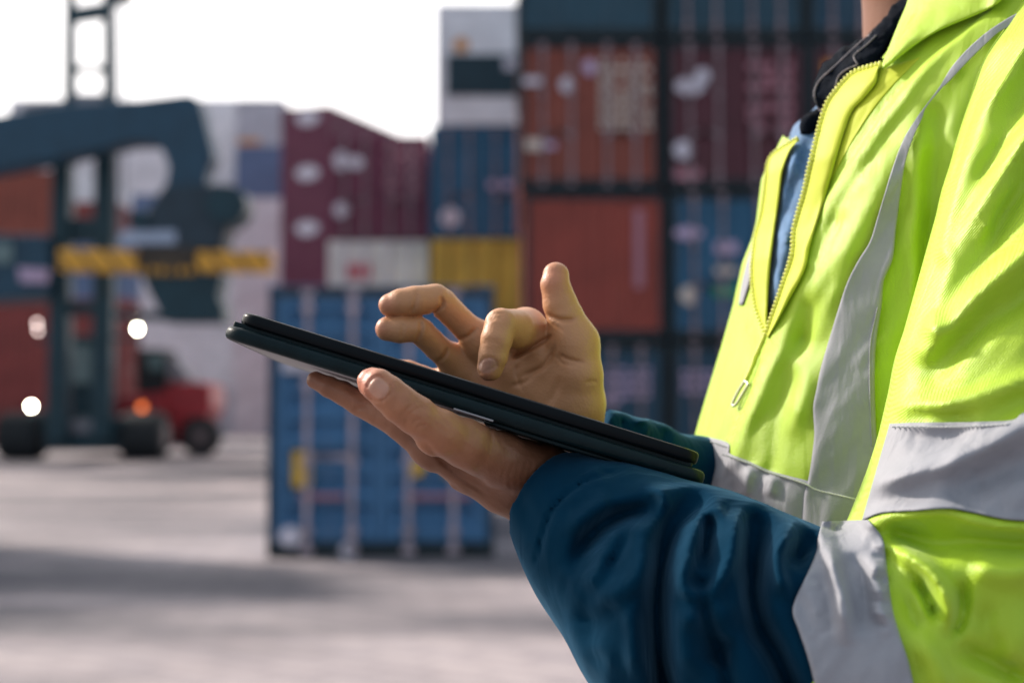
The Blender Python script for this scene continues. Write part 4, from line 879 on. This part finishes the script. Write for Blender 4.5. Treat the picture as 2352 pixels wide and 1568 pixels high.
beads(NEAR, BODY, 74, .0018, .006, 'zip_teeth', M_teeth, el=(.9, .9, 1.5)); beads(FARO, BODY, 58, .0017, .005, 'zip_teeth', M_teeth, el=(.9, .9, 1.5))
M_seam = mat('olive_thread', (.20, .22, .02), .7)
beads([C6(745, 490), C6(722, 560), C6(695, 660), C6(655, 800)], BODY, 16, .0006, .0045, 'stitching', M_seam, el=(1.6, 1, 1))
beads([(1757, 770), (1735, 820), (1712, 872)], BODY, 22, .0014, .002, 'zip_teeth', M_teeth, el=(1.1, .9, 1.2))
SL = [C6(1640, 10), C6(1553, 45), C6(1470, 90), C6(1380, 150), C6(1290, 230), C6(1220, 310), C6(1165, 400), C6(1098, 490), C6(1055, 550), C6(1000, 640), C6(950, 770), C6(910, 900), C6(880, 1000), C6(845, 1110), C6(790, 1200), C6(740, 1300), C6(700, 1420), C7(655, 0), C7(620, 120), C7(600, 220), C7(585, 300), C7(590, 420), C7(580, 520), C7(565, 620), C7(545, 700), C7(538, 800), C7(530, 900)]
SR = [C6(1640, 70), C6(1553, 98), C6(1450, 142), C6(1380, 202), C6(1300, 280), C6(1210, 375), C6(1172, 410), C6(1104, 494), C6(1085, 545), C6(1050, 620), C6(1010, 740), C6(985, 900), C6(975, 980), C6(965, 1050), C6(950, 1190), C6(910, 1290), C6(900, 1400), C7(875, 0), C7(868, 150), C7(872, 350), C7(880, 480), C7(890, 560), C7(875, 640), C7(860, 700), C7(850, 760), C7(845, 850), C7(845, 900)]
vstrip = strip('reflective_strip', SL, SR, BODY, 170, 24, M_ref, .0045, .002)
BT = [C7(60, 432), C7(110, 440), C7(195, 466), C7(200, 512), C7(280, 545), C7(380, 590), C7(470, 616), C7(560, 640), C7(680, 690), C7(800, 715), C7(900, 720), C7(980, 715)]
BB = [C7(20, 700), C7(80, 730), C7(170, 790), C7(190, 830), C7(270, 890), C7(370, 930), C7(460, 960), C7(550, 990), C7(680, 1020), C7(800, 1040), C7(900, 1040), C7(980, 1040)]
belt = strip('reflective_strip', BT, BB, BODY, 140, 34, M_ref, .0030, .002)
beads([C7(175, 520), C7(280, 556), C7(380, 600), C7(470, 627), C7(550, 655), C7(600, 680), C7(700, 705), C7(800, 728)], BODY, 46, .0007, .0052, 'stitching', M_thr, belt, el=(3.2, 1, 1))
beads([C7(62, 450), C7(120, 462), C7(190, 486)], BODY, 12, .0006, .0042, 'stitching', M_thr, belt, el=(3.2, 1, 1))
beads([C6(880, 1420), C7(850, 0), C7(846, 150), C7(850, 340), C7(856, 470)], BODY, 40, .0007, .0056, 'stitching', M_ref, vstrip, el=(3, 1, 1))
far_l = [(1738, 540), (1716, 600), (1702, 660), (1696, 700)]
strip('reflective_strip', far_l, [(1733, 560), (1728, 600), (1722, 650), (1706, 700)], BODY, 20, 4, M_ref, .004, .003)
ST = [C7(936, 377), C7(1050, 372), C7(1200, 371), C7(1350, 368), C7(1500, 360), C7(1553, 325), C7(1700, 280)]
SB = [C7(808, 822), C7(900, 787), C7(1050, 776), C7(1200, 766), C7(1300, 780), C7(1450, 812), C7(1553, 822), C7(1700, 830)]
band = strip('reflective_strip', ST, SB, ARM, 80, 40, M_ref, .003, .002, sleeve)
def EITHER(p): return np.minimum(ARM(p), NAV(p))
CL = [C7(625, 826), C7(606, 910), C7(600, 965), C7(560, 1060), C7(502, 1185), C7(492, 1250), C7(520, 1330), C7(560, 1450), C7(590, 1568), C7(610, 1680)]
CRR = [C7(838, 818), C7(902, 900), C7(918, 990), C7(935, 1130), C7(950, 1230), C7(980, 1340), C7(1020, 1460), C7(1045, 1568), C7(1060, 1680)]
strip('reflective_cuff', CL, CRR, EITHER, 90, 40, M_ref, .004, .003, sleeve)
beads([C7(960, 392), C7(1100, 392), C7(1300, 390), C7(1480, 380)], ARM, 26, .0007, .0045, 'stitching', M_thr, band, el=(3.2, 1, 1))
# zip puller
q = [C7(318, 62), C7(300, 120), C7(272, 180)]; cord(q, BODY, .0011, .008, 20, name='pull_cord', m=M_teeth, parent=jacket)
q = [C7(270, 182), C7(286, 196), C7(262, 240), C7(230, 290), C7(214, 288), C7(238, 236), C7(268, 186)]; cord(q, BODY, .0012, .008, 50, name='zip_pull', m=M_metal, parent=jacket)
# below the frame: trousers, boots; above it: hair
def TROU(p): return np.minimum(np.minimum(legs_skin[0](p), legs_skin[1](p)), wchain([(.36, 1.14, .95, .15), (.37, 1.14, 1.02, .15)])(p))-.032
v, f = surfnet(lambda p: np.maximum(TROU(p), -((p[:, 2]*cP+p[:, 1]*sP+CAMH)-.11)), (.10, .90, -1.50), (.62, 1.42, -.28), .012); part('trousers', v, f, M_trou)
for s in (-1, 1):
    g = wchain([(.375, 1.14+s*.11, .16, .05), (.37, 1.14+s*.115, .06, .055), (.25, 1.14+s*.12, .05, .048)])
    v, f = surfnet(lambda p: np.maximum(g(p), -(p[:, 2]*cP+p[:, 1]*sP+CAMH)+.004), (.12, .88, -1.55), (.50, 1.42, -1.2), .008); part('boot', v, f, M_boot)
hr = blob((HX+.022, 1.13, HZ+.045), (.104, .083, .105))
v, f = surfnet(lambda p: np.maximum(hr(p), -(p[:, 2]-HZ+.02+(p[:, 0]-HX)*-.9)), (.15, .98, .35), (.6, 1.28, .72), .005); part('hair', v, f, M_hair)

# ================================================================== TABLET in its folding case
M_case = mat('black_case_leather', (.004, .013, .016), .40, 0, var=.2, scale=60, bump=.25, bscale=500, spec=.5)
M_slab = mat('dark_tablet_shell', (.004, .006, .008), .30, 0, var=.1, scale=30, spec=.10); M_scr = mat('dark_glass_screen', (.01, .012, .015), .06, 0, spec=.6); M_under = mat('grey_case_lining', (.30, .29, .31), .55, 0, var=.1, scale=50, bump=.3, bscale=400)
A, B = P(528, 743, .892), P(1614, 1079, .884)
U = (B-A); LEN = np.linalg.norm(U); U /= LEN
Wd = np.array([0, 1, 0.])-U*U[1]; Wd /= np.linalg.norm(Wd)
N_ = np.cross(U, Wd); N_ = N_ if N_[2] > 0 else -N_
TILT = R(-2.2)
mid_ = (A+B)/2; view = mid_/np.linalg.norm(mid_)
# the long near edge points at the camera, then the far side is lifted a little so that the underside just shows
Wd = view-U*(view@U); Wd /= np.linalg.norm(Wd); N_ = np.cross(U, Wd); N_ = N_ if N_[2] > 0 else -N_
Wd, N_ = Wd*math.cos(TILT)+N_*math.sin(TILT), N_*math.cos(TILT)-Wd*math.sin(TILT)
tb = empty('tablet', c2w(A+U*LEN/2)); tag(tb, 'black tablet in a folding case held flat over one open hand', 'tablet')
def slab(name, u0, u1, w0, w1, n0, n1, m, rad, bev, parent=tb, seg=3):
    """rounded slab in tablet axes (metres from A)"""
    v, f = [], []; cs = []
    for (cx, cw, a0) in ((u1-rad, w1-rad, 0), (u0+rad, w1-rad, 90), (u0+rad, w0+rad, 180), (u1-rad, w0+rad, 270)):
        for k in range(7): a = R(a0+15*k); cs.append((cx, cw, math.cos(a), math.sin(a)))
    k = len(cs); bev = min(bev, (n1-n0)*.49)
    prof = [(bev*(1-math.cos(t)), n0+bev*(1-math.sin(t))) for t in np.linspace(math.pi/2, 0, seg+1)[::-1]]
    prof = [(bev*(1-math.sin(t)), n0+bev*(1-math.cos(t))) for t in np.linspace(0, math.pi/2, seg+1)]+[(bev*(1-math.cos(t)), n1-bev*(1-math.sin(t))) for t in np.linspace(0, math.pi/2, seg+1)]
    for ins, n in prof:
        for cx, cw, ca, sa in cs: r = rad-ins; v.append(A+U*(cx+r*ca)+Wd*(cw+r*sa)+N_*n)
    L = len(prof)
    for i in range(L-1):
        for j in range(k): j2 = (j+1) % k; f.append([i*k+j, i*k+j2, (i+1)*k+j2, (i+1)*k+j])
    f += [list(range(k))[::-1], list(range((L-1)*k, L*k))]
    o = mesh_obj(name, c2w(np.array(v)), f, m, parent, True, tb.location)
    return o
TW = .205
body = slab('tablet_body', .0035, LEN-.003, .002, TW, .0020, .0102, M_slab, .012, .0026)
slab('screen', .010, LEN-.010, .009, TW-.007, .0102, .0106, M_scr, .006, .0001, body)
M_case.node_tree.nodes['Principled BSDF'].inputs['Specular IOR Level'].default_value = .14
case = slab('case', -.0030, LEN+.0040, -.0015, TW+.003, -.0095, -.0004, M_case, .013, .0036)
slab('case_lining', .006, LEN-.12, .006, TW-.004, -.0097, -.0091, M_under, .008, .0002, case)
slab('case_flap', .17, LEN-.03, .004, TW-.01, -.0122, -.0096, M_case, .01, .001, case)
slab('case_edge', .0005, LEN-.006, .0060, .010, -.0010, .0026, M_case, .002, .0004, case)
slab('side_button', .150, .176, -.0012, .004, -.0100, -.0088, M_under, .0008, .0004, case)
